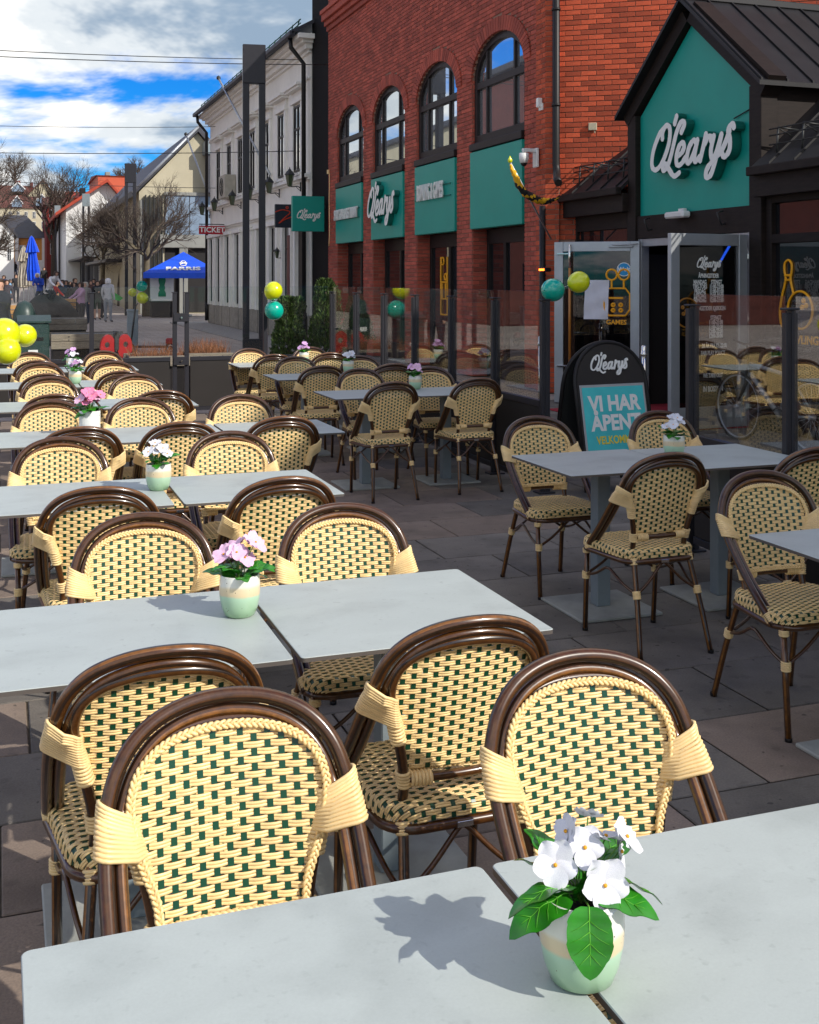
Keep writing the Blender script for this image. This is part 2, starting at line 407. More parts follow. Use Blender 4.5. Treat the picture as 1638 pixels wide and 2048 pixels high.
def paver_mat():
    m = bpy.data.materials.new('street pavers'); m.use_nodes = True; t = m.node_tree; b = t.nodes['Principled BSDF']
    b.inputs['Roughness'].default_value = .85
    tc = t.nodes.new('ShaderNodeTexCoord'); br = t.nodes.new('ShaderNodeTexBrick')
    mp = t.nodes.new('ShaderNodeMapping'); mp.inputs['Rotation'].default_value = (0, 0, radians(45)); t.links.new(tc.outputs['Object'], mp.inputs[0])
    t.links.new(mp.outputs[0], br.inputs[0])
    br.inputs['Scale'].default_value = 1; br.inputs['Brick Width'].default_value = .42; br.inputs['Row Height'].default_value = .21; br.inputs['Mortar Size'].default_value = .012
    br.inputs['Color1'].default_value = (.46, .385, .33, 1); br.inputs['Color2'].default_value = (.40, .34, .295, 1); br.inputs['Mortar'].default_value = (.18, .14, .11, 1)
    n = t.nodes.new('ShaderNodeTexNoise'); n.inputs['Scale'].default_value = .35; n.inputs['Detail'].default_value = 6; t.links.new(tc.outputs['Object'], n.inputs[0])
    mr = t.nodes.new('ShaderNodeMapRange'); mr.inputs['From Min'].default_value = .3; mr.inputs['From Max'].default_value = .7; mr.inputs['To Min'].default_value = .75; mr.inputs['To Max'].default_value = 1.2
    t.links.new(n.outputs['Fac'], mr.inputs[0])
    mx = t.nodes.new('ShaderNodeVectorMath'); mx.operation = 'SCALE'; t.links.new(br.outputs[0], mx.inputs[0]); t.links.new(mr.outputs[0], mx.inputs['Scale'])
    t.links.new(mx.outputs[0], b.inputs['Base Color']); return m
M_paver = paver_mat()
# ================================================================ CHAIR
def yback(x, z): return .125 + (z - .46) * .235 - .75 * x * x
def hoopy(z):
    if z >= .72: return None
    t = (.72 - z) / .32
    return t
def on_back(x, z, off=0.):
    return Vector((x, yback(x, z) + off, z))
def outer_pt(x, z, off=0.):
    y = yback(x, max(z, .70)) + off
    if z < .72:
        t = (.72 - z) / .31; y -= t * .31 - .018 * sin(pi * min(1, t))
    return Vector((x, y, z))
OUT = [(-0.2098, 0.405), (-0.2155, 0.46), (-0.2202, 0.53), (-0.223, 0.6), (-0.223, 0.665), (-0.2164, 0.735), (-0.1928, 0.8), (-0.1474, 0.848), (-0.0803, 0.876), (0.0, 0.885)]
IN2 = [(-0.1852, 0.412), (-0.1909, 0.46), (-0.1956, 0.53), (-0.1984, 0.6), (-0.1984, 0.665), (-0.1918, 0.725), (-0.1701, 0.781), (-0.1304, 0.824), (-0.0718, 0.85), (0.0, 0.859)]
INN = [(-.134, .44), (-.133, .50), (-.146, .575), (-.164, .645), (-.178, .70), (-.179, .745), (-.162, .788), (-.122, .820), (-.066, .837), (0, .842)]
def mir(L): return L + [(-x, z) for x, z in L[:-1]][::-1]
def panel_half(z):  # half width of the woven panel
    P = [(.525, .128), (.575, .138), (.645, .156), (.70, .170), (.745, .171), (.788, .154), (.820, .112), (.835, .060), (.840, .0)]
    if z <= P[0][0]: return P[0][1]
    for (a, b), (c, d) in zip(P, P[1:]):
        if z <= c: return b + (d - b) * (z - a) / (c - a)
    return 0
def weave(mb, warp_x, rows, half, pitch_w, pitch_r, place, inside, fine=4):
    """plain weave: flat green warps, doubled cream wefts over and under; place(u,v,off)->point"""
    # warps
    for i, u in enumerate(warp_x):
        vs = [v for v in [rows[0] + k * pitch_r * .5 for k in range(int((rows[1] - rows[0]) / pitch_r * 2) + 2)] if inside(u, v)]
        if len(vs) < 2: continue
        pts = []; w = .0055
        for v in vs: pts.append((v,))
        V = []
        for (v,) in pts:
            for du, o in ((-w, .0007), (w, .0007), (w, -.0007), (-w, -.0007)): V.append(place(u + du, v, o))
        F = []
        for k in range(len(pts) - 1):
            for q in range(4):
                a = k * 4 + q; b = k * 4 + (q + 1) % 4
                F.append((a, b, b + 4, a + 4))
        mb.add(V, F, 1)
    # wefts
    nr = int((rows[1] - rows[0]) / pitch_r)
    for r in range(nr):
        vc = rows[0] + (r + .5) * pitch_r
        sg = 1 if r % 2 else -1
        for dv in (-.0028, .0028):
            v = vc + dv; h = half(v)
            if h < .012: continue
            n = max(4, int(2 * h / (pitch_w / fine)))
            V = []
            for k in range(n + 1):
                u = -h + 2 * h * k / n
                ph = (u - warp_x[0]) / pitch_w * pi
                a = cos(ph); a = max(-1, min(1, a * 1.5))
                o = sg * .0019 * a
                for (dd, oo) in ((-.0028, 0), (-.0018, .0014), (.0018, .0014), (.0028, 0), (.0018, -.0014), (-.0018, -.0014)):
                    V.append(place(u, v + dd, o + oo))
            F = [(k * 6 + q, k * 6 + (q + 1) % 6, k * 6 + 6 + (q + 1) % 6, k * 6 + 6 + q) for k in range(n) for q in range(6)]
            mb.add(V, F, 0, True)
def ring_coil(mb, c, axis, r, n, pitch=.0068, wr=.0040, m=0, seg=12, sx=1.):
    c = Vector(c); ax = Vector(axis).normalized(); u = ax.orthogonal().normalized(); w = ax.cross(u)
    for i in range(n):
        o = c + ax * (i - (n - 1) / 2) * pitch
        mb.tube([o + (u * cos(2 * pi * k / seg) * sx + w * sin(2 * pi * k / seg)) * (r + wr * .3) for k in range(seg)], wr, 5, m, closed=True)
def braid(mb, path, L=.034, a=.0062, b=.0030, r=.0036, step=.0042, m=0, nrm=None):
    # resample
    P = [Vector(p) for p in path]; D = [0]
    for p, q in zip(P, P[1:]): D.append(D[-1] + (q - p).length)
    n = int(D[-1] / step); Q = []; j = 0
    for i in range(n + 1):
        s = D[-1] * i / n
        while j < len(P) - 2 and D[j + 1] < s: j += 1
        t = (s - D[j]) / max(1e-9, D[j + 1] - D[j]); Q.append((s, P[j].lerp(P[j + 1], t)))
    for k in range(3):
        pts = []
        for i, (s, p) in enumerate(Q):
            t = (Q[min(i + 1, n)][1] - Q[max(i - 1, 0)][1]).normalized()
            B = nrm; N = t.cross(B).normalized(); ph = 2 * pi * s / L + 2 * pi * k / 3
            pts.append(p + N * a * sin(ph) + B * b * sin(2 * ph))
        mb.tube(pts, r, 5, m)
def make_chair():
    root = empty('bistro_chair')
    # legs
    for sx in (-1, 1):
        mb = MB(); mb.tube(catmull([(sx * .180, .262, 0), (sx * .160, .205, .22), (sx * .138, .135, .44)], 4), .0125, 10, ms=STK)
        mb.lathe([(.0001, .0), (.0135, 0), (.0135, .012), (.0125, .014)], (sx * .180, .262, 0), 10, 3)
        mb.build('leg', LAC + [M_black], root)
        mb = MB(); mb.tube([(sx * .186, -.222, 0), (sx * .190, -.195, .425)], .0125, 10, ms=STK)
        mb.lathe([(.0001, .0), (.0135, 0), (.0135, .012), (.0125, .014)], (sx * .186, -.222, 0), 10, 3)
        mb.build('leg', LAC + [M_black], root)
    mb = MB(); mb.tube([outer_pt(x, z) for x, z in catmull2(mir(OUT), 5)], .0142, 12, ms=STK)
    mb.tube([outer_pt(x, z, .003) for x, z in catmull2(mir(IN2), 5)], .0120, 12, ms=STK[3:] + STK[:3])
    mb.build('outer_hoop', LAC, root)
    mb = MB(); mb.tube([on_back(x, z, .006) for x, z in catmull2(mir(INN), 5)], .0122, 12, ms=STK)
    mb.build('inner_hoop', LAC, root)
    mb = MB(); mb.tube([on_back(x / 8 * .136, .510, .008) for x in range(-8, 9)], .0115, 8)
    mb.build('lower_back_rail', M_lacquer, root)
    # woven back
    mb = MB(); pw = .0252; wx = [(i - 6) * pw for i in range(13)]
    weave(mb, wx, (.527, .840), panel_half, pw, .0126, lambda u, v, o: on_back(u, v, -.008 - o), lambda u, v: abs(u) < panel_half(v) - .002)
    wv = mb.build('woven_back', [M_cream, M_green], root); wv['kind'] = 'stuff'
    mb = MB()
    per = [(-.130, .530), (-.136, .575)] + [(x * .985, z - .002) for x, z in INN[3:]]
    per = mir(per); path = [on_back(x, z, -.0155) for x, z in catmull2(per, 5)]
    path += [on_back(x, .528, -.0155) for x in (.11, .06, 0, -.06, -.11, -.129)]
    braid(mb, path, nrm=Vector((0, -.97, .23)))
    bo = mb.build('braided_edge', M_cream, wv)
    # wings: strands looped round hoop pair and inner hoop
    def bind(fn):
        mb = MB(); fn(mb); bo_ = mb.build('binding', M_creamb, root); bo_['kind'] = 'stuff'
    for sx in (-1, 1):
        mb = MB()
        for i in range(12):
            f = i / 11
            zo = .672 + f * .066; 
            xo = interp(OUT, zo); xi = interp(INN, .650 + f * .066)
            A = outer_pt(-sx * xo * -1 * -1, zo) if False else outer_pt(sx * abs(xo), zo, .001)
            B = on_back(sx * abs(xi), .650 + f * .066, .003)
            d = (A - B).normalized(); n = d.cross(Vector((0, 0, 1))).normalized() 
            C_ = outer_pt(sx * abs(interp(IN2, zo)), zo, .003); ra, rb = .0195, .0175; pts = []
            for k in range(7):
                an = -pi / 2 + pi * k / 6; pts.append(A + d * cos(an) * ra + n * sin(an) * ra)
            cc = n * n.dot(C_ - B.lerp(A, .45)); pts.append(B.lerp(A, .45) + cc + n * .0260)
            for k in range(7):
                an = pi / 2 + pi * k / 6; pts.append(B + d * cos(an) * rb + n * sin(an) * rb)
            pts.append(B.lerp(A, .45) + cc - n * .0260)
            mb.tube(pts, .0043, 5, 0, closed=True)
        wg = mb.build('wrapped_wing', M_creamb, root); wg['kind'] = 'stuff'
        mb = MB()
        for i in range(6):
            z = .606 + i * .0085; x = interp(INN, z); ring_coil(mb, on_back(sx * abs(x), z, .004), (sx * .12, .2, 1), .0140, 1, wr=.0048)
        mb.build('binding', M_creamb, root)['kind'] = 'stuff'
        mb = MB()
        for i in range(5):
            z = .496 + i * .0078; x = interp(INN, z); ring_coil(mb, on_back(sx * abs(x), z, .006), (sx * .1, .2, 1), .0140, 1, wr=.0044)
        for i in range(6):
            x = sx * (.118 - i * .0085); ring_coil(mb, on_back(x, .510, .008), (1, 0, 0), .0130, 1, wr=.0048)
        mb.build('binding', M_creamb, root)['kind'] = 'stuff'
        bind(lambda q: ring_coil(q, (sx * .1895, -.2, .385), (0, 0, 1), .0135, 3, wr=.0048))
        bind(lambda q: ring_coil(q, (sx * .188, -.21, .268), (0, 0, 1), .0135, 5, wr=.0045))
        bind(lambda q: ring_coil(q, (sx * .156, .192, .268), (sx * -.02, -.3, 1), .0135, 5, wr=.0045))
        bind(lambda q: ring_coil(q, (sx * .142, .146, .405), (0, -.3, 1), .0135, 4, wr=.0048))
        bind(lambda q: ring_coil(q, outer_pt(sx * .200, .425, -.002), (sx * .1, .9, 1), .0215, 5, wr=.0048))
    # seat
    HX, HY, RC = .195, .180, .07; CY = -.03
    def sdf(x, y):
        y -= CY; hx = HX - .045 * (y + HY) / (2 * HY) + .012
        qx, qy = abs(x) - (hx - RC), abs(y) - (HY - RC)
        d = sqrt(max(qx, 0) ** 2 + max(qy, 0) ** 2) + min(max(qx, qy), 0) - RC
        gx, gy = (max(qx, 0), max(qy, 0)); l = sqrt(gx * gx + gy * gy)
        if l < 1e-6: g = (1, 0) if qx > qy else (0, 1)
        else: g = (gx / l, gy / l)
        return d, (g[0] * (1 if x > 0 else -1), g[1] * (1 if y > 0 else -1))
    br = .018
    def splace(u, v, o):
        d, g = sdf(u, v)
        if d <= 0: return Vector((u, v, .462 - .006 * (1 - min(1, (-d) / .15)) + o))
        bx, by = u - g[0] * d, v - g[1] * d
        q = pi / 2 * br
        if d < q:
            a = d / br; return Vector((bx + g[0] * ((br + o) * sin(a)), by + g[1] * ((br + o) * sin(a)), .456 - br + (br + o) * cos(a)))
        e = d - q; return Vector((bx + g[0] * (br + o), by + g[1] * (br + o), .456 - br - e))
    LIM = .048
    def shalf(v):
        lo, hi = 0, .34
        if sdf(0, v)[0] > LIM: return 0
        for _ in range(14):
            m_ = (lo + hi) / 2
            if sdf(m_, v)[0] < LIM: lo = m_
            else: hi = m_
        return lo
    mb = MB(); wxs = [(i - 10) * pw for i in range(21)]
    weave(mb, wxs, (CY - HY - LIM, CY + HY + LIM), shalf, pw, .0126, splace, lambda u, v: sdf(u, v)[0] < LIM, fine=4)
    st = mb.build('woven_seat', [M_cream, M_green], root); st['kind'] = 'stuff'
    def rr(off, z, n=10):
        pts = []
        for (cx, cy, a0) in ((1, 1, 0), (-1, 1, 90), (-1, -1, 180), (1, -1, 270)):
            for k in range(n + 1):
                a = radians(a0 + 90 * k / n); yy = cy * (HY - RC); hx = HX - .045 * (yy + HY) / (2 * HY) + .012
                pts.append(Vector((cx * (hx - RC) + cos(a) * (RC + off), CY + yy + sin(a) * (RC + off), z)))
        return pts
    mb = MB(); mb.tube(rr(br - .004, .405), .0125, 8, closed=True); mb.build('seat_frame', M_lacquer, root)
    mb = MB(); mb.bbox(-.02, .02, CY + HY + .026, CY + HY + .0285, .398, .412, .0008); mb.build('maker_tag', M_steel, root)
    mb = MB(); vs = rr(-.01, .420); mb.add(vs, [list(range(len(vs)))], 0); mb.build('seat_underside', M_black, root)
    # arched stretchers
    def arch(a, b, c):
        mb = MB(); a, b, c = Vector(a), Vector(b), Vector(c)
        mb.tube(catmull([a, a.lerp(c, .45) + Vector((0, 0, -.008)), c.lerp(a, .12) + Vector((0, 0, .004)), c, c.lerp(b, .12) + Vector((0, 0, .004)), b.lerp(c, .45) + Vector((0, 0, -.008)), b], 4), .0068, 7)
        mb.build('stretcher', M_lacquer, root)
    arch((-.188, -.21, .27), (.188, -.21, .27), (0, -.20, .395))
    arch((-.155, .19, .27), (.155, .19, .27), (0, .16, .395))
    arch((-.188, -.21, .27), (-.155, .19, .27), (-.185, -.01, .345))
    arch((.188, -.21, .27), (.155, .19, .27), (.185, -.01, .345))
    return root
def catmull2(P, n):
    return [(v.x, v.y) for v in catmull([Vector((a, b, 0)) for a, b in P], n)]
def interp(L, z):
    for (x0, z0), (x1, z1) in zip(L, L[1:]):
        if z0 <= z <= z1: return x0 + (x1 - x0) * (z - z0) / (z1 - z0)
    return L[0][0]

def make_table(w=.685, d=.665):
    root = empty('cafe_table')
    # top: rounded corner slab
    def outline(hx, hy, r, z):
        pts = []
        for (cx, cy, a0) in ((1, 1, 0), (-1, 1, 90), (-1, -1, 180), (1, -1, 270)):
            for k in range(5):
                a = radians(a0 + 90 * k / 4); pts.append(Vector((cx * (hx - r) + cos(a) * r, cy * (hy - r) + sin(a) * r, z)))
        return pts
    mb = MB(); a = outline(w / 2, d / 2, .012, .728); b = outline(w / 2, d / 2, .012, .7385); c = outline(w / 2 - .0015, d / 2 - .0015, .012, .740); n = len(a)
    mb.add(a + b + c, [list(range(n))[::-1]] + [(i, (i + 1) % n, n + (i + 1) % n, n + i) for i in range(n)], 1)
    o = len(mb.v) - 3 * n
    for i in range(n): mb.f.append([o + n + i, o + n + (i + 1) % n, o + 2 * n + (i + 1) % n, o + 2 * n + i]); mb.m.append(0); mb.sm.append(False)
    mb.f.append([o + 2 * n + i for i in range(n)]); mb.m.append(0); mb.sm.append(False)
    mb.build('tabletop', [M_tabletop, M_tableedge], root)
    mb = MB(); mb.bbox(-.0375, .0375, -.0375, .0375, .0155, .716, .004); mb.build('pedestal', M_pedestal, root)
    mb = MB(); mb.bbox(-.26, .26, -.03, .03, .716, .728, .002); mb.bbox(-.03, .03, -.26, .26, .7165, .7278, .002); mb.build('top_bracket', M_pedestal, root)
    mb = MB(); mb.bbox(-.225, .225, -.225, .225, 0, .0155, .004); mb.build('base_plate', M_plate, root)
    return root

# ================================================================ FLOWER POTS
POT_PROF = [(.0001, .0), (.030, 0), (.036, .004), (.043, .022), (.0475, .045), (.0488, .065), (.0478, .085), (.0462, .098), (.0455, .1), (.0438, .0985), (.044, .09), (.044, .082)]
def leaf_mesh(L=.05, Wd=.03, bend=.3, m=M_leaf):
    """serrated heart leaf with midrib, thin but solid; along +x, up +z"""
    mb = MB(); n = 11; V = []; rows = []
    def hw(t): return Wd / 2 * (max(0, sin(pi * min(1, .06 + .94 * t ** .85))) ** .62) * (1 + (.035 if int(t * 40) % 2 else -.03))
    def P(t, s):
        y = s * hw(t); x = L * t; z = -bend * L * t * t + abs(s) * hw(t) * .12 + .0012 * sin(t * 17) 
        return Vector((x, y, z))
    N = 22; V = [P(i / N, s) for i in range(N + 1) for s in (-1, -.5, 0, .5, 1)]
    F = [(i * 5 + j, (i + 1) * 5 + j, (i + 1) * 5 + j + 1, i * 5 + j + 1) for i in range(N) for j in range(4)]
    mb.add(V, F, 0, True); mb.add([v + Vector((0, 0, -.0006)) for v in V], [f[::-1] for f in F], 0, True)
    mb.tube([P(i / N, 0) + Vector((0, 0, .0002)) for i in range(N - 3)], [.0006 * (1 - i / N) + .0001 for i in range(N - 3)], 5, 1)
    for t in (.2, .36, .52, .66):
        for s in (-1, 1):
            mb.tube([P(t, 0) + Vector((0, 0, .0004)), P(t + .1, s * .4) + Vector((0, 0, .0005)), P(min(1, t + .17), s * .8) + Vector((0, 0, .0004))], [.00035, .00025, .0001], 4, 1)
    return mb.mesh('leaf', [m, M_vein])
def petal_mb(L, Wd, cup=.25, m=0, wav=0.):
    mb = MB(); N = 8; V = []
    for i in range(N + 1):
        t = i / N; h = Wd / 2 * (sin(pi * min(1, (t * .93 + .04) ** 1.1)) ** .50)
        if i == N: h = Wd * .20
        for s in (-1, -.5, 0, .5, 1):
            V.append(Vector((L * t * (1 - .06 * s * s), s * h, cup * L * t * t + wav * L * sin(s * 3.1 + t * 4) * t * .14)))
    F = [(i * 5 + j, (i + 1) * 5 + j, (i + 1) * 5 + j + 1, i * 5 + j + 1) for i in range(N) for j in range(4)]
    mb.add(V, F, m, True); mb.add([v + Vector((0, 0, -.0005)) for v in V], [f[::-1] for f in F], m, True)
    return mb
PET = {}
def make_flower(root, pos, facing, size, pm, parts=True, rr=None):
    """pansy: two upper, two side, one lower petal round a yellow eye"""
    rr = rr or R
    f = Vector(facing).normalized(); up = Vector((0, 0, 1)); 
    u = (up - f * up.dot(f)); u = u.normalized() if u.length > .1 else f.orthogonal().normalized()
    w = u.cross(f)
    def Mx(ang, tilt, lift):
        d = u * cos(ang) + w * sin(ang); side = f.cross(d)
        d2 = (d * cos(tilt) + f * sin(tilt)).normalized(); nn = d2.cross(side).normalized() * -1
        nn = side.cross(d2) * -1
        M = Matrix.Identity(4); nn = d2.cross(side); 
        if nn.dot(f) < 0: nn = -nn; side = -side
        for i in range(3): M[i][0] = d2[i]; M[i][1] = side[i]; M[i][2] = nn[i]; M[i][3] = (Vector(pos) + f * lift)[i]
        return M
    key = pm.name
    if key not in PET:
        PET[key] = [petal_mb(1, .95, .10, wav=.6).mesh('petal', pm), petal_mb(1, 1.05, .05, wav=-.7).mesh('petal', pm)]
    ey = MB(); ey.lathe([(.0001, .0032), (.002, .0028), (.0028, .001), (.002, 0)], (0, 0, 0), 8, 0)
    ME = Matrix.Identity(4)
    for i in range(3): ME[i][0] = u[i]; ME[i][1] = w[i]; ME[i][2] = f[i]; ME[i][3] = (Vector(pos) + f * .001)[i]
    fl = ey.build('flower', M_eye, root, ME)
    inv = ME.inverted()
    for ang, s, lift, k in ((radians(28), 1.05, -.0022, 0), (radians(-30), 1.0, -.0016, 0), (radians(98), .92, -.0008, 0), (radians(-96), .95, 0, 0), (radians(180), 1.0, .0007, 1)):
        pt = bpy.data.objects.new('petal', PET[key][k]); COL.objects.link(pt); pt.parent = fl
        pt.matrix_local = inv @ Mx(ang + rr.uniform(-.12, .12), rr.uniform(-.05, .22), lift) @ Matrix.Scale(size * s, 4)
    return fl
LEAFM = {}
def add_leaf(root, base, az, L, W, pitch, bend, roll=0.):
    k = (round(L / W, 1), round(bend, 1))
    if k not in LEAFM: LEAFM[k] = leaf_mesh(1, 1 / k[0], k[1]) if False else leaf_mesh(.05, .05 / k[0], k[1])
    o = bpy.data.objects.new('leaf', LEAFM[k]); COL.objects.link(o); o.parent = root
    o.matrix_local = Matrix.Translation(base) @ Matrix.Rotation(az, 4, 'Z') @ Matrix.Rotation(-pitch, 4, 'Y') @ Matrix.Rotation(roll, 4, 'X') @ Matrix.Scale(L / .05, 4)
    return o
def pot(root, kind='banded'):
    mb = MB()
    if kind == 'banded': mb.lathe(POT_PROF, n=48)
    else: mb.lathe([(.0001, 0), (.040, 0), (.0425, .004), (.043, .1), (.0415, .102), (.040, .1), (.04, .09)], n=40)
    mb.build('pot', M_pot if kind == 'banded' else M_whitepot, root)
    mb = MB(); vs = []; 
    mb.lathe([(.0001, .086), (.02, .088), (.044, .084)], n=20); mb.build('soil', M_soil, root)
def stem(root, a, b, sag=.01, r=.0011):
    a, b = Vector(a), Vector(b); m1 = a.lerp(b, .5) + Vector((b.x - a.x, b.y - a.y, 0)) * -.18 + Vector((0, 0, .004))
    mb = MB(); mb.tube(catmull([a, m1, b], 5), r, 5); return mb.build('stem', M_stem, root)
# ================================================================ GROUND
def hz(x, y):
    z = 0
    if y > 62: z += .030 * (min(y, 125) - 62)
    if y > 125: z += .16 * (min(y, 230) - 125)
    return z
mb = MB(); xs = [-400, -120, -60, -30, -15, -8, 0, 4, 8, 15, 30, 60, 120, 400]; ys = [-60, -20, 0, 15, 30, 45, 62, 75, 90, 108, 125, 150, 190, 230, 400, 1500]
V = [(x, y, hz(x, y) - .016) for y in ys for x in xs]; nx = len(xs)
mb.add(V, [(j * nx + i, j * nx + i + 1, (j + 1) * nx + i + 1, (j + 1) * nx + i) for j in range(len(ys) - 1) for i in range(nx - 1)], 0)
tag(mb.build('ground', M_paver), kind='structure')
mb = MB(); mb.box(-3, 8.6, -3, 14.35, -.012, -.009); terr = tag(mb.build('terrace_paving', M_joint), kind='structure')
slabs = []
pw_, pd_ = .80, .533
j = 0; y = -1.08
while y < 14.3:
    off = (.0 if j % 2 else .40) + (.1 if j % 4 == 2 else 0); x = -1.2 + off
    while x < 8.0:
        slabs.append((x, y)); x += pw_
    y += pd_; j += 1
slabs.sort(key=lambda s: (s[1] < -.2) * 100 + abs(s[1] - 4) + (s[0] > 4.4) * 6)
V0 = []
for k in range(5):
    mb = MB(); h = R.uniform(-.0015, .0015)
    mb.bbox(.004, pw_ - .004, .004, pd_ - .004, -.009, .0 + h, .004); V0.append((mb.mesh('paving_slab', M_slabd), None))
    mb2 = MB(); mb2.bbox(.004, pw_ - .004, .004, pd_ - .004, -.009, .0 + h, .004); V0[-1] = (V0[-1][0], mb2.mesh('paving_slab', M_slabt))
rest = MB()
for i, (x, y) in enumerate(slabs):
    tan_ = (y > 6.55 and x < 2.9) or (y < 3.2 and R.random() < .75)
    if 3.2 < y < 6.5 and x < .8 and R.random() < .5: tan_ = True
    if i < 290:
        o = bpy.data.objects.new('paving_slab', V0[i % 5][1 if tan_ else 0]); COL.objects.link(o); o.parent = terr; o.location = (x, y, R.uniform(-.0008, .0008))
    else:
        rest.bbox(x + .004, x + pw_ - .004, y + .004, y + pd_ - .004, -.009, .0, .004, 1 if tan_ else 0)
rs = rest.build('paving_slab_run', [M_slabd, M_slabt], terr); rs['kind'] = 'stuff'
# kerb line along the cream building and a pale gutter line
mb = MB(); mb.bbox(6.2, 6.32, 20, 45, -.016, .012, .004); mb.box(6.32, 7.6, 20, 46, -.016, .006); tag(mb.build('pavement', [M_granite]), kind='structure')

# ================================================================ TABLES
ROW = {1: (.99, 0), 2: (2.725, 0), 3: (4.76, 0), 4: (6.68, 0), 5: (8.49, 0), 6: (10.26, 0), 7: (12.0, 0)}
ordn = {1: 'nearest', 2: 'second', 3: 'third', 4: 'fourth', 5: 'fifth', 6: 'sixth', 7: 'seventh'}
TD = .675
table0 = make_table(.685, TD); used_t = [False]
def put_table(x0, yf, label, group, rz=0.):
    t = table0 if not used_t[0] else copy_tree(table0); used_t[0] = True
    t.location = (x0 + .3425, yf + TD / 2, 0); t.rotation_euler = (0, 0, rz)
    tag(t, label, 'table', group); return t
TCOL = {1: [(.028, 'left'), (.728, 'right')], 2: [(-.012, 'left'), (.690, 'right')], 3: [(-.01, 'left'), (.715, 'right')],
        4: [(-.11, 'left'), (.585, 'middle'), (1.285, 'right')], 5: [(-.01, 'left'), (.695, 'right')], 6: [(-.03, 'left'), (.665, 'right')], 7: [(-.04, 'left'), (.655, 'right')]}
for r in range(1, 8):
    for x0, side in TCOL[r]:
        put_table(x0, ROW[r][0], f'square grey cafe table, {side} one in the {ordn[r]} row of the left block', 'grey cafe tables in the left-hand block', R.uniform(-.004, .004))
MROW = {1: (8.55, 'nearest'), 2: (10.36, 'middle'), 3: (12.05, 'farthest')}
for r, (yf, nm) in MROW.items():
    for x0, side in ((2.44, 'left'), (3.14, 'right')):
        put_table(x0 - .03 * (r - 1), yf, f'square grey cafe table, {side} one of the {nm} pair beside the glass fence', 'grey cafe tables beside the glass fence')
put_table(2.525, 4.83, 'square grey cafe table, left one of the shaded pair before the welcome board', 'grey cafe tables on the shaded right')
put_table(3.215, 4.80, 'square grey cafe table with a white pansy pot, right one of the shaded pair', 'grey cafe tables on the shaded right')
put_table(2.545, 2.83, 'square grey cafe table cut off by the right edge of the view', 'grey cafe tables on the shaded right')

# ================================================================ CHAIRS
chair0 = make_chair(); used_c = [False]
def put_chair(x, ytop, facing, label, group, jit=.05):
    c = chair0 if not used_c[0] else copy_tree(chair0); used_c[0] = True
    a = R.uniform(-jit, jit)
    if facing == 'A': c.location = (x, ytop - .235, 0); c.rotation_euler = (0, 0, a)
    else: c.location = (x, ytop + .235, 0); c.rotation_euler = (0, 0, pi + a)
    tag(c, label, 'chair', group); return c
G1 = 'bistro chairs in the left-hand block'; G2 = 'bistro chairs beside the glass fence'; G3 = 'bistro chairs on the shaded right'
def cl(side, facing, r, blk):
    f = 'facing us behind' if facing == 'A' else 'back to us before'
    return f'{side} woven chair {f} the {r} {blk}'
CA = {1: [(.392, 2.15, 'left'), (1.11, 2.13, 'right')], 2: [(.43, 3.86, 'left'), (1.09, 3.80, 'right')], 3: [(.27, 5.86, 'left'), (1.09, 5.80, 'right')],
      4: [(.30, 7.67, 'left'), (.86, 7.66, 'middle'), (1.51, 7.64, 'right')], 5: [(.37, 9.53, 'left'), (1.04, 9.55, 'right')], 6: [(.35, 11.15, 'left'), (1.0, 11.15, 'right')], 7: [(.31, 12.85, 'left'), (1.04, 12.85, 'right')]}
CB = {2: [(.32, 2.42, 'left'), (1.01, 2.40, 'right')], 3: [(.36, 4.38, 'left'), (1.04, 4.36, 'right')], 4: [(.39, 6.21, 'left'), (.92, 6.24, 'middle'), (1.50, 6.31, 'right')],
      5: [(.34, 8.05, 'left'), (1.07, 8.08, 'right')], 6: [(.36, 9.84, 'left'), (.97, 9.93, 'right')], 7: [(.33, 11.50, 'left'), (.98, 11.48, 'right')]}
for r, L in CA.items():
    for x, y, sd in L: put_chair(x, y, 'A', cl(sd + '-hand', 'A', ordn[r], 'table row, left block'), G1)
for r, L in CB.items():
    for x, y, sd in L: put_chair(x, y, 'B', cl(sd + '-hand', 'B', ordn[r], 'table row, left block'), G1)
MA = {1: [(2.93, 9.53), (3.56, 9.50)], 2: [(2.78, 11.23), (3.42, 11.15)], 3: [(2.62, 12.75), (3.33, 12.8)]}
MBc = {1: [(2.78, 8.17), (3.52, 8.27)], 2: [(2.73, 9.93), (3.40, 9.95)], 3: [(2.66, 11.62), (3.29, 11.70)]}
for r in MA:
    for k, (x, y) in enumerate(MA[r]): put_chair(x, y, 'A', cl(('left', 'right')[k] + '-hand', 'A', MROW[r][1], 'table pair by the glass fence'), G2)
    for k, (x, y) in enumerate(MBc[r]): put_chair(x, y, 'B', cl(('left', 'right')[k] + '-hand', 'B', MROW[r][1], 'table pair by the glass fence'), G2)
put_chair(2.83, 5.86, 'A', 'shaded woven chair facing us at the left end of the pair by the welcome board', G3, .02)
put_chair(3.62, 5.86, 'A', 'woven bistro chair facing the camera directly in front of the teal welcome board', G3)
put_chair(2.80, 4.40, 'B', 'woven bistro chair seen from behind, standing alone in the shade right of the aisle', G3, .02)
put_chair(3.55, 4.33, 'B', 'woven bistro chair seen from behind, cut off by the right edge of the view', G3)
put_chair(2.86, 3.89, 'A', 'woven bistro chair facing the camera at the table on the right edge of the view', G3, .02)

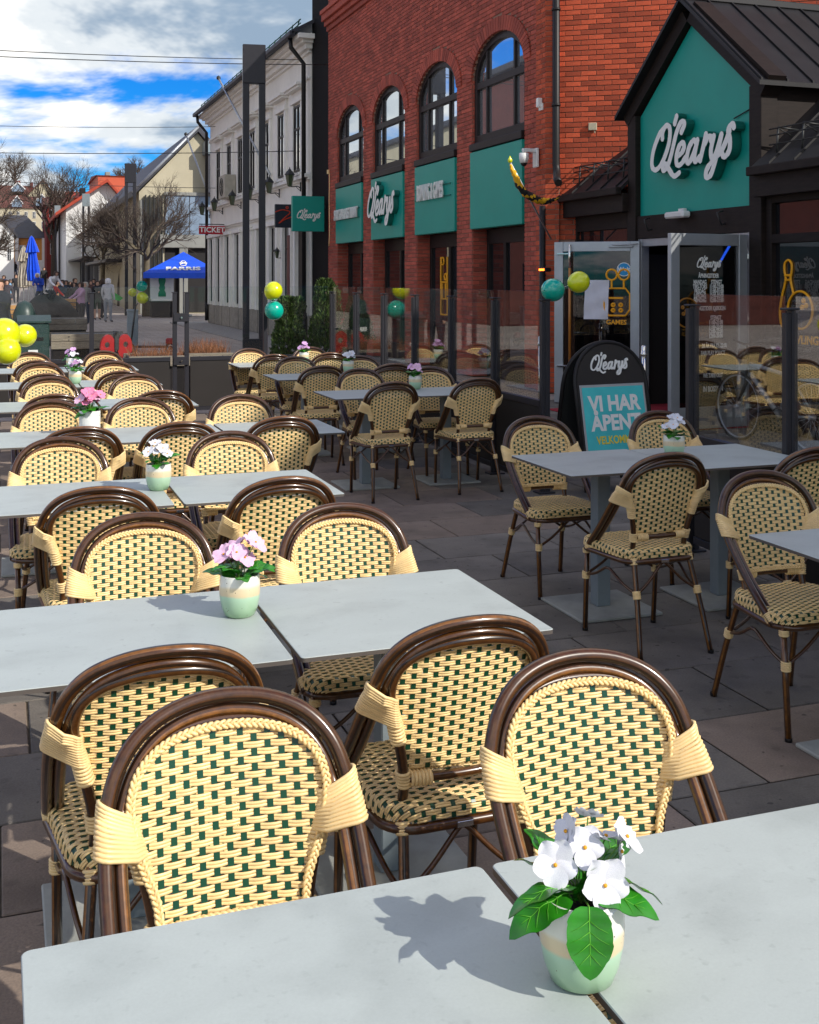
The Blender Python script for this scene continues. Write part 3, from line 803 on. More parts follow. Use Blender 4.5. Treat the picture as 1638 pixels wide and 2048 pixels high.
# ================================================================ POTTED PLANTS
def plant_detail(loc, label):
    root = empty('potted_pansy', loc, -YAW); tag(root, label, 'potted plant', 'flower pots on the cafe tables')
    mb = MB(); s = 1.16; mb.lathe([(r * s, z * s) for r, z in POT_PROF], n=56); mb.build('pot', M_pot, root)
    mb = MB(); mb.lathe([(.0001, .1), (.02, .103), (.0505, .097)], n=24); mb.build('soil', M_soil, root)
    rr = random.Random(3)
    FL = [(-.036, -.014, .156, .032, (-.20, -.9, .40)), (.026, -.030, .138, .035, (.10, -.97, .22)), (.004, -.004, .174, .028, (.0, -.9, .4)),
          (.012, .020, .206, .022, (.15, .5, .8)), (.060, .004, .184, .026, (.7, -.3, .6)), (-.018, .010, .188, .024, (-.75, -.3, .5)), (.034, .012, .180, .026, (.3, .2, .9)), (.054, .014, .160, .022, (.9, -.3, .1))]
    for x, y, z, s_, f in FL:
        make_flower(root, (x, y, z), f, s_, M_petw, rr=rr); stem(root, (x * .2, y * .2, .095), (x - f[0] * .004, y - f[1] * .004, z - .003))
    for (b, az, L, W, p, bd, ro) in (((-.012, -.02, .128), radians(196), .085, .056, radians(22), .55, .3), ((-.02, -.02, .122), radians(205), .080, .056, radians(0), .6, -.3),
                                     ((.012, -.014, .118), radians(-22), .078, .052, radians(14), .5, .2), ((.002, -.050, .121), radians(-95), .078, .060, radians(-52), .35, 0),
                                     ((-.02, .02, .13), radians(140), .07, .055, radians(50), .3, .2), ((.02, .02, .13), radians(40), .075, .055, radians(42), .4, 0), ((.0, .0, .105), radians(-80), .062, .042, radians(76), .3, .6),
                                     ((.03, .0, .128), radians(8), .074, .044, radians(4), .5, -.3), ((-.03, .01, .125), radians(168), .06, .045, radians(38), .3, .5), ((.0, .02, .12), radians(95), .07, .05, radians(40), .3, 0)):
        add_leaf(root, b, az, L, W, p, bd, ro)
        stem(root, (0, 0, .095), b, r=.0013)
    return root
plant_detail((.722, 1.352, .740), 'white pansy in a banded glazed pot across the gap of the nearest tables')
def plant(loc, label, pms, seed, n=6, kind='banded', leafn=9, hgt=.165, s=1.15, fs=.03):
    rr = random.Random(seed); root = empty('potted_flowers', loc, -YAW + rr.uniform(-.4, .4)); tag(root, label, 'potted plant', 'flower pots on the cafe tables')
    root.scale = (s, s, s); pot(root, kind)
    for i in range(n):
        a = 2 * pi * i / n + rr.uniform(-.4, .4); rad = rr.uniform(.008, .045); z = hgt + rr.uniform(-.025, .02) - rad * .3
        p = (cos(a) * rad, sin(a) * rad, z); f = (cos(a) * rad * 12 + rr.uniform(-.2, .2), sin(a) * rad * 12 - .35, .7)
        make_flower(root, p, f, fs * rr.uniform(.85, 1.15), rr.choice(pms), rr=rr); stem(root, (p[0] * .2, p[1] * .2, .083), p)
    for i in range(leafn):
        a = 2 * pi * i / leafn + rr.uniform(-.3, .3)
        add_leaf(root, (cos(a) * .012, sin(a) * .012, .088 + rr.uniform(0, .03)), a, rr.uniform(.055, .078), .04, radians(rr.uniform(5, 50)), .4, rr.uniform(-.4, .4))
    return root
plant((.62, 3.13, .74), 'pink pansies in a banded pot on the second table row', [M_petp], 5, 7)
plant((.655, 5.12, .74), 'white pansies in a banded pot on the third table row', [M_petw], 12, 8, fs=.028)
plant((.50, 7.05, .74), 'rose pink flower heads in a plain white cylinder pot', [M_petr, M_petr, M_petp], 21, 22, kind='white', hgt=.17, s=1.45, fs=.026)
plant((.63, 10.62, .74), 'lilac flowers in a banded pot on the sixth table row', [M_petl, M_petw], 31, 7)
plant((.70, 12.4, .74), 'lilac flowers in a banded pot on the farthest left table row', [M_petl, M_petw], 32, 7)
plant((3.30, 5.17, .74), 'white pansies in a banded pot on the shaded right-hand table pair', [M_petw], 41, 8, fs=.028)
plant((3.30, 9.12, .74), 'lilac pansies on the nearest table pair by the glass fence', [M_petl, M_petp], 51, 8)
plant((3.27, 11.0, .74), 'white pansies on the middle table pair by the glass fence', [M_petw], 61, 8)
plant((3.2, 12.5, .74), 'lilac pansies on the farthest table pair by the glass fence', [M_petl], 71, 8)

# ================================================================ FENCES
def fence(name, label, pts, group=None):
    """pts: list of post positions along one line; glass, rail and panel between neighbours closer than 1.9"""
    root = empty(name, (0, 0, 0)); tag(root, label, 'fence', group)
    pm = MB(); pm.bbox(-.026, .026, -.04, .0, 0, 1.5, .004); pm.bbox(-.022, .022, .0, .032, 0, 1.485, .004); pm.bbox(-.034, .034, -.046, .036, 1.500, 1.512, .003); pm.bbox(-.06, .06, -.07, .07, 0, .012, .003)
    pme = pm.mesh('post', M_post)
    for i, (p, link) in enumerate(pts):
        o = bpy.data.objects.new('post', pme); COL.objects.link(o); o.parent = root; o.location = (p[0], p[1], 0)
        q = pts[i + 1][0] if i + 1 < len(pts) else None
        if q: o.rotation_euler = (0, 0, atan2(q[1] - p[1], q[0] - p[0]))
        elif i: o.rotation_euler = (0, 0, atan2(p[1] - pts[i - 1][0][1], p[0] - pts[i - 1][0][0]))
        if not link or q is None: continue
        L = sqrt((q[0] - p[0]) ** 2 + (q[1] - p[1]) ** 2); M = Matrix.Translation((p[0], p[1], 0)) @ Matrix.Rotation(atan2(q[1] - p[1], q[0] - p[0]), 4, 'Z')
        for nm, z0, z1, th, mt in (('panel', .10, .665, .012, M_panel), ('rail', .667, .715, .022, M_post), ('rail', .055, .098, .022, M_post), ('glass_pane', .717, 1.575, .004, M_fglass)):
            mb = MB(); e = .045 if nm != 'glass_pane' else .036
            mb.bbox(e, L - .052, -th, th, z0, z1, .0015)
            mb.build(nm, mt, root, M)
    return root
FX = 4.02
fence('glass_fence', 'charcoal fence with glass tops between the terrace and the entrance, near section', [((FX - .02 - (6.07 - y) * .05, y), True) for y in (2.1, 3.1, 4.08, 5.08)] + [((FX - .02, 6.07), False)], 'glass-topped terrace fences')
fence('glass_fence', 'charcoal fence with glass tops along the brick pillars, beyond the welcome board', [((FX - .02, y), True) for y in (8.10, 9.05, 10.05, 11.08, 12.08, 13.14)] + [((FX - .02, 14.17), False)], 'glass-topped terrace fences')
FY = 14.25
fxs = [bx_(p, FY) for p in (-10, 183, 349, 373, 530, 664)]
fence('glass_fence', 'charcoal glass-topped fence across the far end of the terrace with a latched gate joint', [((fxs[0], FY), True), ((fxs[1], FY), True), ((fxs[2], FY), False), ((fxs[3], FY), True), ((fxs[4], FY), True), ((fxs[5], FY), False)], 'glass-topped terrace fences')
fo = [o for o in bpy.data.objects if o.name.startswith('glass_fence')][-1]
for z in (.62, 1.15):
    mb = MB(); mb.bbox(fxs[2] - .02, fxs[3] + .02, FY - .075, FY - .048, z, z + .1, .003); mb.cyl(((fxs[2] + fxs[3]) / 2, FY - .095, z + .05), ((fxs[2] + fxs[3]) / 2, FY - .076, z + .05), .012, 10, 1)
    mb.build('latch', [M_post, M_steel], fo)

# ================================================================ BALLOONS
def balloon(x, y, z, r, m, tie, label, group, k=1.12):
    root = empty('balloon', (x, y, z)); tag(root, label, 'balloon', group)
    d = (Vector(tie) - Vector((x, y, z))).normalized(); q = d.to_track_quat('-Z', 'Y').to_matrix().to_4x4()
    prof = []
    for i in range(19):
        a = pi * i / 18; rr_ = r * sin(a) * (1 + .0 * cos(a)); zz_ = -r * k * cos(a) if a < pi / 2 else -r * cos(a)
        if a < pi / 2: rr_ = r * (sin(a) ** 1.12)
        prof.append((max(rr_, .0006), zz_))
    mb = MB(); mb.lathe(prof, n=28, M=q); mb.lathe([(.002, -r * k + .002), (r * .07, -r * k - r * .09), (.0006, -r * k - r * .1)], n=8, M=q); mb.build('skin', m, root)
    mb = MB(); mb.tube([Vector(d) * r * k * 1.05, Vector(tie) - Vector((x, y, z))], .0015, 5); mb.build('string', M_white, root)
GB = 'yellow balloons at the left edge of the terrace'
for px, py, Y, r, lb in ((8, 668, 10.2, .135, 'yellow balloon, uppermost of the three at the left edge'), (50, 671, 10.35, .098, 'yellow balloon, right-hand and smallest of the three at the left edge'), (14, 702, 10.05, .112, 'yellow balloon, lowest of the three at the left edge')):
    balloon(bx_(px, Y), Y, zt(py, px, Y), r, M_yellowb, (.06, 10.2, 1.13), lb, GB)
Y = 13.9
balloon(bx_(547, Y), Y, zt(581, 547, Y), .112, M_yellowb, (bx_(538, Y), Y, 1.45), 'yellow balloon above a teal one on the far fence post', 'balloons on the far fence post')
balloon(bx_(552, Y), Y + .1, zt(622, 552, Y), .118, M_tealb, (bx_(538, Y), Y, 1.45), 'teal balloon under a yellow one on the far fence post', 'balloons on the far fence post')
balloon(bx_(1106, 8.15), 8.15, zt(580, 1106, 8.15), .092, M_tealb, (3.98, 8.1, 1.58), 'teal balloon beside the open left door', 'balloons at the terrace entrance')
balloon(bx_(1152, 8.15), 8.1, zt(564, 1152, 8.15), .086, M_yellowb, (4.02, 8.1, 1.56), 'yellow balloon beside the open left door', 'balloons at the terrace entrance')
Y = 52.3
balloon(bx_(284, Y), Y, zt(572, 284, Y), .24, M_tealb, (bx_(276, Y), Y, 1.3), 'distant teal balloon beside the white bottle banner', 'distant balloons by the parasol')
balloon(bx_(285, Y), Y, zt(596, 285, Y), .26, M_yellowb, (bx_(276, Y), Y, 1.1), 'distant yellow balloon beside the white bottle banner', 'distant balloons by the parasol')
balloon(bx_(265, Y + 1), Y + 1, zt(585, 265, Y + 1), .2, M_yellowb, (bx_(276, Y), Y, 1.1), 'distant yellow balloon half hidden behind the tall frame lamp', 'distant balloons by the parasol')
# ================================================================ LOGO LETTERING
LOGO = [
 [(.60,1.30),(.30,1.12),(.08,.62),(.10,.16),(.34,.0),(.62,.22),(.80,.72),(.76,1.16),(.56,1.30),(.42,1.12),(.46,.90)],
 [(1.00,1.52),(.95,1.28)],
 [(1.32,.98),(1.42,1.22),(1.26,1.30),(1.10,1.0),(1.00,.40),(.90,.06),(.74,-.06),(.66,.08),(.82,.12),(1.02,-.08),(1.28,-.28),(1.52,-.20)],
 [(1.32,.30),(1.48,.38),(1.56,.54),(1.46,.68),(1.32,.58),(1.26,.30),(1.34,.06),(1.52,.04),(1.72,.24)],
 [(2.10,.58),(1.96,.68),(1.80,.50),(1.76,.20),(1.86,.04),(2.00,.18),(2.10,.46),(2.14,.68)],
 [(2.13,.62),(2.10,.24),(2.18,.05),(2.34,.18)],
 [(2.38,.04),(2.44,.44),(2.48,.80)],[(2.48,.50),(2.58,.68),(2.70,.68),(2.74,.56)],
 [(2.84,.70),(2.80,.30),(2.90,.06),(3.04,.18),(3.16,.70)],
 [(3.16,.70),(3.08,.10),(2.96,-.38),(2.78,-.46),(2.74,-.26),(2.92,-.04),(3.26,.20)],
 [(3.64,.80),(3.54,.92),(3.42,.76),(3.54,.50),(3.58,.20),(3.42,.04),(3.26,.20)],
 [(3.26,.20),(3.40,.50),(3.48,.76)]]
def logo(M, width, mats, parent, depth=.02, name='lettering', w=.076, rise=.0, ys=.94):
    mb = MB(); sc = width / 3.85
    for si, st in enumerate(LOGO):
        pts = [(v.x, v.y) for v in catmull([Vector((x + y * .22, (y + x * rise) * ys, 0)) for x, y in st], 6)]
        n = len(pts); z1 = depth + si * .0009; ww = w * 1.0
        L = []; 
        for i, p in enumerate(pts):
            a = Vector(pts[max(0, i - 1)]); b = Vector(pts[min(n - 1, i + 1)]); t = (b - a).normalized(); nn = Vector((-t.y, t.x))
            wd = ww * (1.05 if abs(t.y) > .6 else .86)
            L.append((Vector(p) - nn * wd, Vector(p) + nn * wd))
        # round caps
        t0 = (Vector(pts[0]) - Vector(pts[1])).normalized(); t1 = (Vector(pts[-1]) - Vector(pts[-2])).normalized()
        a0 = (L[0][0] * .75 + L[0][1] * .25 + t0 * ww * .7, L[0][0] * .25 + L[0][1] * .75 + t0 * ww * .7)
        a1 = (L[-1][0] * .75 + L[-1][1] * .25 + t1 * ww * .7, L[-1][0] * .25 + L[-1][1] * .75 + t1 * ww * .7)
        L = [a0] + L + [a1]; n = len(L); V = []
        for i_, (l, r) in enumerate(L): zi = z1 + i_ * .00004; V += [(l.x * sc, l.y * sc, 0), (r.x * sc, r.y * sc, 0), (r.x * sc, r.y * sc, zi), (l.x * sc, l.y * sc, zi)]
        V = [M @ Vector(v) for v in V]
        F = []; mm = []
        o = len(mb.v); mb.v += [tuple(v) for v in V]
        for i in range(n - 1):
            a = o + i * 4; b = a + 4
            for q, mt in ((( a+3, b+3, b+2, a+2), 0), ((a, a+3, b+3, b)[::-1], 1), ((a+1, b+1, b+2, a+2)[::-1], 1)):
                mb.f.append(list(q)); mb.m.append(mt); mb.sm.append(False)
        mb.f.append([o, o + 1, o + 2, o + 3]); mb.m.append(1); mb.sm.append(False)
        e = o + (n - 1) * 4; mb.f.append([e + 3, e + 2, e + 1, e]); mb.m.append(1); mb.sm.append(False)
    return mb.build(name, mats, parent)

# ================================================================ BRICK BUILDING
BX = 7.66
bb = empty('brick_building', (BX, 15.3, 0)); bb.location = (0, 0, 0)
tag(bb, 'red brick building with four arched upper windows over teal sign panels', 'building')
OPEN = [(16.20, 18.30), (19.00, 21.10), (21.80, 23.90), (24.60, 26.70)]
Y0, Y1 = 15.3, 27.5
SPR, RISE = 5.08, .64
def arch_half(z, extra=0.):
    if z <= SPR: return 1.05 + (extra if z > SPR - .001 else 0)
    t = (z - SPR) / (RISE + extra)
    return (1.05 + extra) * sqrt(1 - t * t) if t < 1 else 0
def solid(z, extra=0., lo=Y0, hi=Y1):
    cuts = []
    for a, b in OPEN:
        c = (a + b) / 2; h = arch_half(z, extra)
        if z < 8.45 and h > 0.02: cuts.append((c - h, c + h))
    if z > 8.5:
        cuts = [(a + .1, b - .1) for a, b in OPEN]
    out = []; p = lo
    for a, b in cuts: out.append((p, a)); p = b
    out.append((p, hi)); return out
# backing wall in horizontal strips
mb = MB(); z = 0; zs = []
while z < SPR: zs.append(z); z += SPR / 4
zs += [SPR + RISE * t for t in (0, .15, .3, .45, .6, .72, .82, .9, .96, 1)] + [8.5, 9.6]
for z0, z1 in zip(zs, zs[1:]):
    for a, b in solid((z0 + z1) / 2 if z1 < 8 else z0 + .01): mb.box(BX + .012, BX + .45, a, b, z0, z1)
# chamfered wall and body of the building behind it
C0 = Vector((BX, Y0, 0)); CD = Vector((.82, -.57, 0)).normalized(); CN = Vector((-CD.y * -1 * -1, 0, 0)); CN = Vector((CD.y, -CD.x, 0))
CL = 6.5
P1 = C0 + CD * CL
def off3(p, d, z): return Vector((p.x + d.x, p.y + d.y, z))
inn = -CN * .012
mb.poly([off3(C0, inn, 0), off3(P1, inn, 0), Vector((16, P1.y, 0)), Vector((16, 27.5, 0)), Vector((BX + .45, 27.5, 0)), Vector((BX + .45, 15.6, 0))], (0, 0, 9.6))
mb.build('wall', M_mortard, bb)
BL, BH = .225, .075
def brick_mesh(L, h, d, m, seed):
    rr = random.Random(seed); b = MB(); b.bbox(0, L, -rr.uniform(.0, .0025), d, 0, h, .003); return b.mesh('brick', m)
bm0 = [brick_mesh(.215, .0635, .02, M_brick, i) for i in range(4)]
hm0 = [brick_mesh(.102, .0635, .02, M_brick, i + 9) for i in range(2)]
# chamfer wall: individual bricks nearest the eye level first
cands = []
row = int(2.3 / BH)
while row * BH < 9.3:
    z = row * BH; x = -(BL / 2 if row % 2 else 0)
    while x < 3.9:
        cands.append((x, z, row)); x += BL
    row += 1
vis = []
for x, z, r in cands:
    p = C0 + CD * (x + .1); d = sin(YAW) * p.x + cos(YAW) * p.y; lat = cos(YAW) * p.x - sin(YAW) * p.y
    px = 819 + 2300 * lat / d; py = 560 - 2300 * (z - 1.66) / d
    gable = px > 1283 and (py > 235 - (px - 1283) * 1.65)
    roofh = px > 1150 and py > 385 - (px - 1100) * .62
    vis.append((0 if (py > -5 and px < 1410 and not gable and not roofh and x > .05) else 1, abs(z - 5.0), x, z))
vis.sort()
rest = MB()
for i, (h, _, x, z) in enumerate(vis):
    Mx = Matrix.Translation(off3(C0, CD * x, z + .005)) @ Matrix.Rotation(atan2(CD.y, CD.x), 4, 'Z')
    x0 = .0 if x >= 0 else -x
    if i < 290 and x >= 0:
        o = bpy.data.objects.new('brick', bm0[i % 4]); COL.objects.link(o); o.parent = bb; o.matrix_local = Matrix.Translation(CN * .003) @ Mx
    else:
        rest.bbox(x0 + .005, BL - .005, -R.uniform(0, .003), .02, 0, .0635, .003, 0, Mx)
# facade bricks
r = 0
while r * BH < 9.0:
    z = r * BH + .005
    if not (7.80 < z < 8.30):
        for a, b in solid(z + .03, .25 if z > SPR - .05 else 0):
            y = a; first = (r % 2); k = 0
            # snap to global grid
            g = math.floor((a) / BL) * BL - (BL / 2 if r % 2 else 0)
            while g < b:
                s, e = max(g + .005, a + .002), min(g + BL - .005, b - .002)
                if e - s > .03: rest.bbox(BX - R.uniform(0, .003), BX + .014, s, e, z, z + .0635, .003, 1)
                g += BL
            # far jamb faces the camera
            if z < SPR and b < Y1 - .1 and z > 0:
                pass
        if z < SPR - .05:
            for a, b in OPEN:
                g = BX + .014 - (.11 if r % 2 else 0)
                while g < BX + .44:
                    s, e = max(g + .004, BX + .016), min(g + BL - .004, BX + .44)
                    if e - s > .03: rest.bbox(s, e, b - .012, b + .003, z, z + .0635, .002, 1)
                    g += BL
    r += 1
bc = rest.build('brick_courses', [M_brick, M_brickd], bb); bc['kind'] = 'stuff'
# arch rings, each voussoir its own brick in one joined ring per arch
for a, b in OPEN:
    c = (a + b) / 2; n = 36
    ring = MB()
    for i in range(n):
        t0, t1 = pi * (i + .07) / n, pi * (i + .93) / n
        q = [Vector((BX - .022, c - cos(t) * (1.05 + e), SPR + sin(t) * (RISE + e))) for t, e in ((t0, 0), (t1, 0), (t1, .235), (t0, .235))]
        ring.poly(q, (.05, 0, 0))
    ar = ring.build('arch_ring', M_brickd, bb); ar['kind'] = 'stuff'
    sf = MB()
    for i in range(24):
        t0, t1 = pi * i / 24, pi * (i + 1) / 24
        q = [Vector((BX + .03, c - cos(t) * 1.05, SPR + sin(t) * RISE)) for t in (t0, t1)]
        sf.quad(q[0], q[1], q[1] + Vector((.4, 0, 0)), q[0] + Vector((.4, 0, 0)))
    sf.build('arch_soffit', M_mortard, bb)
# corner pier of stretcher bricks standing proud
mb = MB(); r = int(2.5 / BH) * 0
r = 0
while r * BH < 9.2:
    z = r * BH + .005; o_ = .05 if r % 2 else 0
    mb.bbox(BX - .075, BX + .02, Y0 + .02, Y0 + .12 + o_, z, z + .0635, .003); mb.bbox(BX - .075, BX + .02, Y0 + .13 + o_, Y0 + .34, z, z + .0635, .003)
    Mx = Matrix.Translation(off3(C0, CD * -.02, z)) @ Matrix.Rotation(atan2(CD.y, CD.x), 4, 'Z')
    mb.bbox(-.05, .10 + o_, -.07, .01, 0, .0635, .003, 0, Mx)
    if not o_: mb.bbox(.11, .16, -.07, .01, 0, .0635, .003, 0, Mx)
    r += 1
mb.box(BX - .066, BX + .02, Y0 + .025, Y0 + .335, 0, 9.2, 1)
mb.box(-.045, .155, -.062, .01, 0, 9.2, 1, Matrix.Translation(off3(C0, CD * -.02, 0)) @ Matrix.Rotation(atan2(CD.y, CD.x), 4, 'Z'))
pr = mb.build('corner_pier', [M_brick, M_mortard], bb); pr['kind'] = 'stuff'
# cornice
mb = MB()
for z0, z1, o_ in ((7.80, 7.92, .05), (7.92, 8.04, .11), (8.04, 8.20, .18), (8.20, 8.30, .22)):
    mb.bbox(BX - o_, BX + .03, Y0 + .36, Y1 + .02, z0, z1, .01)
mb.build('cornice', M_brickd, bb)
# arched windows
def arched_window(i, a, b):
    c = (a + b) / 2; X = BX + .10; root = MB()
    def ring_(xo, w, x0, x1, z0, base):
        pts_o = [(c - 1.05 * cos(pi * k / 24) * 1.0, SPR + RISE * sin(pi * k / 24)) for k in range(25)]
        pts_i = [(c - (1.05 - w) * cos(pi * k / 24), SPR + (RISE - w) * sin(pi * k / 24)) for k in range(25)]
        mb = MB()
        for k in range(24):
            q = [pts_o[k], pts_o[k + 1], pts_i[k + 1], pts_i[k]]
            mb.poly([Vector((x0, y, z)) for y, z in q], (x1 - x0, 0, 0))
        return mb
    mb = ring_(0, .11, X - .055, X + .05, 0, 0)
    mb.bbox(X - .055, X + .05, a, a + .11, 4.0, SPR, .006); mb.bbox(X - .055, X + .05, b - .11, b, 4.0, SPR, .006)
    mb.bbox(X - .053, X + .05, a, b, 3.99, 4.13, .006)
    mb.bbox(X - .050, X + .05, a + .05, b - .05, SPR - .17, SPR - .05, .006)
    for y, w in ((a + .50, .06), (b - .50, .06)):
        zt_ = SPR + RISE * sqrt(max(0, 1 - ((y - c) / 1.05) ** 2)) - .03
        mb.bbox(X - .045, X + .05, y - w / 2, y + w / 2, 4.0, zt_, .006)
    fr = mb.build('window', M_frame, bb)
    # panes as children, slightly out of true so the reflections differ
    tl = R.uniform(-.008, .008)
    def pane(poly):
        p = MB(); cy = sum(q[0] for q in poly) / len(poly); rx, rz = R.uniform(-.003, .003), R.uniform(-.003, .003)
        cz = sum(q[1] for q in poly) / len(poly)
        p.poly([Vector((X + (y - cy) * rx + (z - cz) * rz, y, z)) for y, z in poly], (.012, 0, 0)); p.build('pane', M_mirror, fr)
    ys_ = [a + .10, a + .52, b - .52, b - .10]
    for y0, y1 in zip(ys_, ys_[1:]):
        pane([(y0, 4.1), (y1, 4.1), (y1, SPR - .1), (y0, SPR - .1)])
        top = [(y0 + (y1 - y0) * k / 8, SPR + (RISE - .05) * sqrt(max(0, 1 - ((y0 + (y1 - y0) * k / 8 - c) / 1.02) ** 2))) for k in range(9)]
        pane([(y0, SPR - .12), (y1, SPR - .12)] + top[::-1])
    mb = MB(); mb.bbox(BX - .06, BX + .28, a, b, 3.86, 3.985, .01); mb.build('window_sill', M_frame, bb)
for i, (a, b) in enumerate(OPEN): arched_window(i, a, b)
# teal sign panels
SG = []
for i, (a, b) in enumerate(OPEN):
    mb = MB(); mb.bbox(BX - .045, BX + .10, a + .01, b - .01, 2.53, 3.845, .008); SG.append(mb.build('sign_panel', [M_sign], bb))
nx_ = (-1, 0, 0)
for sgn, cy, s_, w_, txt_ in ((SG[3], 25.68, .33, .40, 'SPORTS BAR & RESTAURANT'), (SG[1], 20.12, .42, .33, 'BOWLING & GAMES')):
    zc = 3.19 if cy > 25 else 3.30
    text_obj(txt_, s_, frame((BX - .10, cy, zc), nx_), M_white, sgn, ext=.012, bold=.009, xs=w_, space=1.12)
    mb = MB(); mb.box(BX - .06, BX - .045, cy - .95, cy + .95, zc - .12, zc - .10); mb.box(BX - .06, BX - .045, cy - .95, cy + .95, zc + .09, zc + .11); mb.build('mounting_rail', M_signside, sgn)
logo(frame((BX - .055, 23.84, 3.03), nx_), 1.86, [M_white, M_signside], SG[2], depth=.10, rise=.0, w=.086)
# ground floor shop windows and doors
for i, (a, b) in enumerate(OPEN):
    X = BX + .32
    mb = MB(); mb.bbox(X - .05, X + .05, a, a + .1, 0, 2.53, .005); mb.bbox(X - .05, X + .05, b - .1, b, 0, 2.53, .005)
    mb.bbox(X - .049, X + .05, a, b, 2.28, 2.53, .005); mb.bbox(X - .048, X + .05, a, b, .0, .32, .005); mb.bbox(X - .047, X + .05, (a + b) / 2 - .05 + (.3 if i == 0 else 0), (a + b) / 2 + .05 + (.3 if i == 0 else 0), 0, 2.5, .005)
    fr = mb.build('shop_window', M_frame, bb)
    mid = (a + b) / 2 + (.3 if i == 0 else 0)
    for y0, y1 in ((a + .1, mid - .05), (mid + .05, b - .1)):
        mb = MB(); mb.box(X - .006, X + .006, y0, y1, .32, 2.28); mb.build('pane', M_wglass, fr)
# yellow bowling graphic on a shop window
def vinyl(lines, M, w, m, parent, name='vinyl_graphic'):
    mb = MB()
    for i, (L, closed) in enumerate(lines):
        P = [M @ Vector((x, y, .003 + i * .0007)) for x, y in L]
        mb.tube(P, w, 6, 0, closed=closed, smooth=False)
    return mb.build(name, m, parent)
def circ(cx, cy, r, n=22, a0=0, a1=360): return [(cx + r * cos(radians(a0 + (a1 - a0) * k / n)), cy + r * sin(radians(a0 + (a1 - a0) * k / n))) for k in range(n + (0 if a1 - a0 == 360 else 1))]
sw = [o for o in bb.children if o.name.startswith('shop_window')]
vinyl([([(0, 0), (0, 1.1)], False), ([(.34, 0), (.34, 1.1)], False), ([(0, .0), (.34, .0)], False), ([(0, .62), (.34, .62)], False), ([(0, .3), (.34, .3)], False), (circ(.10, 1.02, .07), True), (circ(.26, .72, .06), True), ([(.08, .3), (.08, .6)], False), ([(.26, .3), (.26, .6)], False)],
      frame((BX + .30, 20.55, 1.0), nx_), .016, M_yline, sw[1])
# body above chamfer etc: small fittings
def fit(name, label, cat, mb, m): o = mb.build(name, m); tag(o, label, cat); return o
Mch = lambda x, z: Matrix.Translation(off3(C0, CD * x, z)) @ Matrix.Rotation(atan2(CD.y, CD.x), 4, 'Z')
mb = MB(); mb.bbox(-.06, .06, -.05, -.003, -.055, .055, .006, 0, Mch(.62, 3.90)); mb.cyl(Mch(.62, 3.84) @ Vector((.03, -.03, 0)), Mch(.62, 3.80) @ Vector((.03, -.03, 0)), .008, 6)
fit('junction_box', 'small cream junction box alone on the brick wall above the lean-to roof', 'box', mb, M_creamw)
mb = MB(); mb.bbox(BX - .16, BX - .08, 15.40, 15.47, 4.22, 4.36, .01); mb.bbox(BX - .10, BX - .075, 15.38, 15.5, 4.18, 4.28, .004)
fit('motion_sensor', 'small white sensor on the brick corner beside the nearest arched window', 'sensor', mb, M_white)
# downpipe
dp = []
base = C0 + CN * .13 + CD * .10
mb = MB(); mb.tube([base + Vector((0, 0, 9.2)), base + Vector((0, 0, 3.35)), base + Vector((.0, -.02, 3.25)), base + Vector((-.1, -.22, 3.12)), base + Vector((-.14, -.35, 3.05))], .055, 12)
for z in (7.4, 5.6, 4.2): mb.tube([base + Vector((0, 0, z)), base + Vector((0, 0, z + .04))], .066, 12)
fit('downpipe', 'black downpipe running down the brick corner onto the lean-to roof', 'pipe', mb, M_black)
mb = MB(); bs = Vector((BX - .12, Y0 + .02, 0)); mb.tube([bs + Vector((0, 0, 2.75)), bs], .05, 10)
fit('downpipe', 'black downpipe below the eave at the foot of the brick corner pier', 'pipe', mb, M_black)
# speaker / camera pod
cm = empty('wall_camera', (BX - .1, 15.55, 3.5)); cm.scale = (.8, .8, .8); tag(cm, 'white bracket camera on the brick corner above the yellow flag', 'camera')
mb = MB(); mb.bbox(-.05, .0, -.09, .09, -.2, .16, .01); mb.bbox(-.30, -.04, -.04, .04, .08, .15, .01); mb.build('bracket', M_whitepot, cm)
mb = MB(); mb.lathe([(.0001, -.12), (.07, -.1), (.09, -.02), (.09, .08), (.0001, .09)], (-.27, 0, -.02), 16); mb.build('housing', M_whitepot, cm)
mb = MB(); mb.lathe([(.0001, -.17), (.04, -.155), (.06, -.12), (.06, -.10)], (-.27, 0, -.02), 14); mb.build('dome', M_black, cm)
# furled flag on a slanted staff
fl = empty('furled_flag', (0, 0, 0)); tag(fl, 'furled yellow and black flag on a slanting white staff at the brick corner', 'flag')
Yf = 15.1
def FP(px, py, Y): return Vector((bx_(px, Y), Y, zt(py, px, Y)))
stp = [FP(1020, 324, 14.6), FP(1102, 478, 15.1)]
mb = MB(); mb.tube(stp, .013, 8); mb.build('staff', M_alu, fl)
mb = MB(); mb.lathe([(.0001, -.02), (.03, .0), (.035, .03), (.0001, .09)], stp[0], 10); mb.build('finial', M_yellowb, fl)
M_flagy = mat('yellow flag cloth', (.80, .42, .01), .75); M_flagk = mat('black flag cloth', (.012, .012, .012), .8)
cp = catmull([FP(1021, 330, 14.6), FP(1030, 352, 14.62), FP(1042, 376, 14.65), FP(1058, 392, 14.7), FP(1078, 401, 14.75), FP(1098, 402, 14.8), FP(1116, 396, 14.85)], 7)
rads = [.015 + .040 * sin(pi * i / (len(cp) - 1)) for i in range(len(cp))]
mb = MB(); n0 = len(mb.f); mb.tube(cp, rads, 9, 0)
for i in range(len(mb.f)):
    seg = i // 9; k = i % 9
    if seg > 9 and (k + seg // 2) % 9 in (0, 1, 2, 4, 5): mb.m[i] = 1
    elif seg > 20 and k in (6,): mb.m[i] = 1
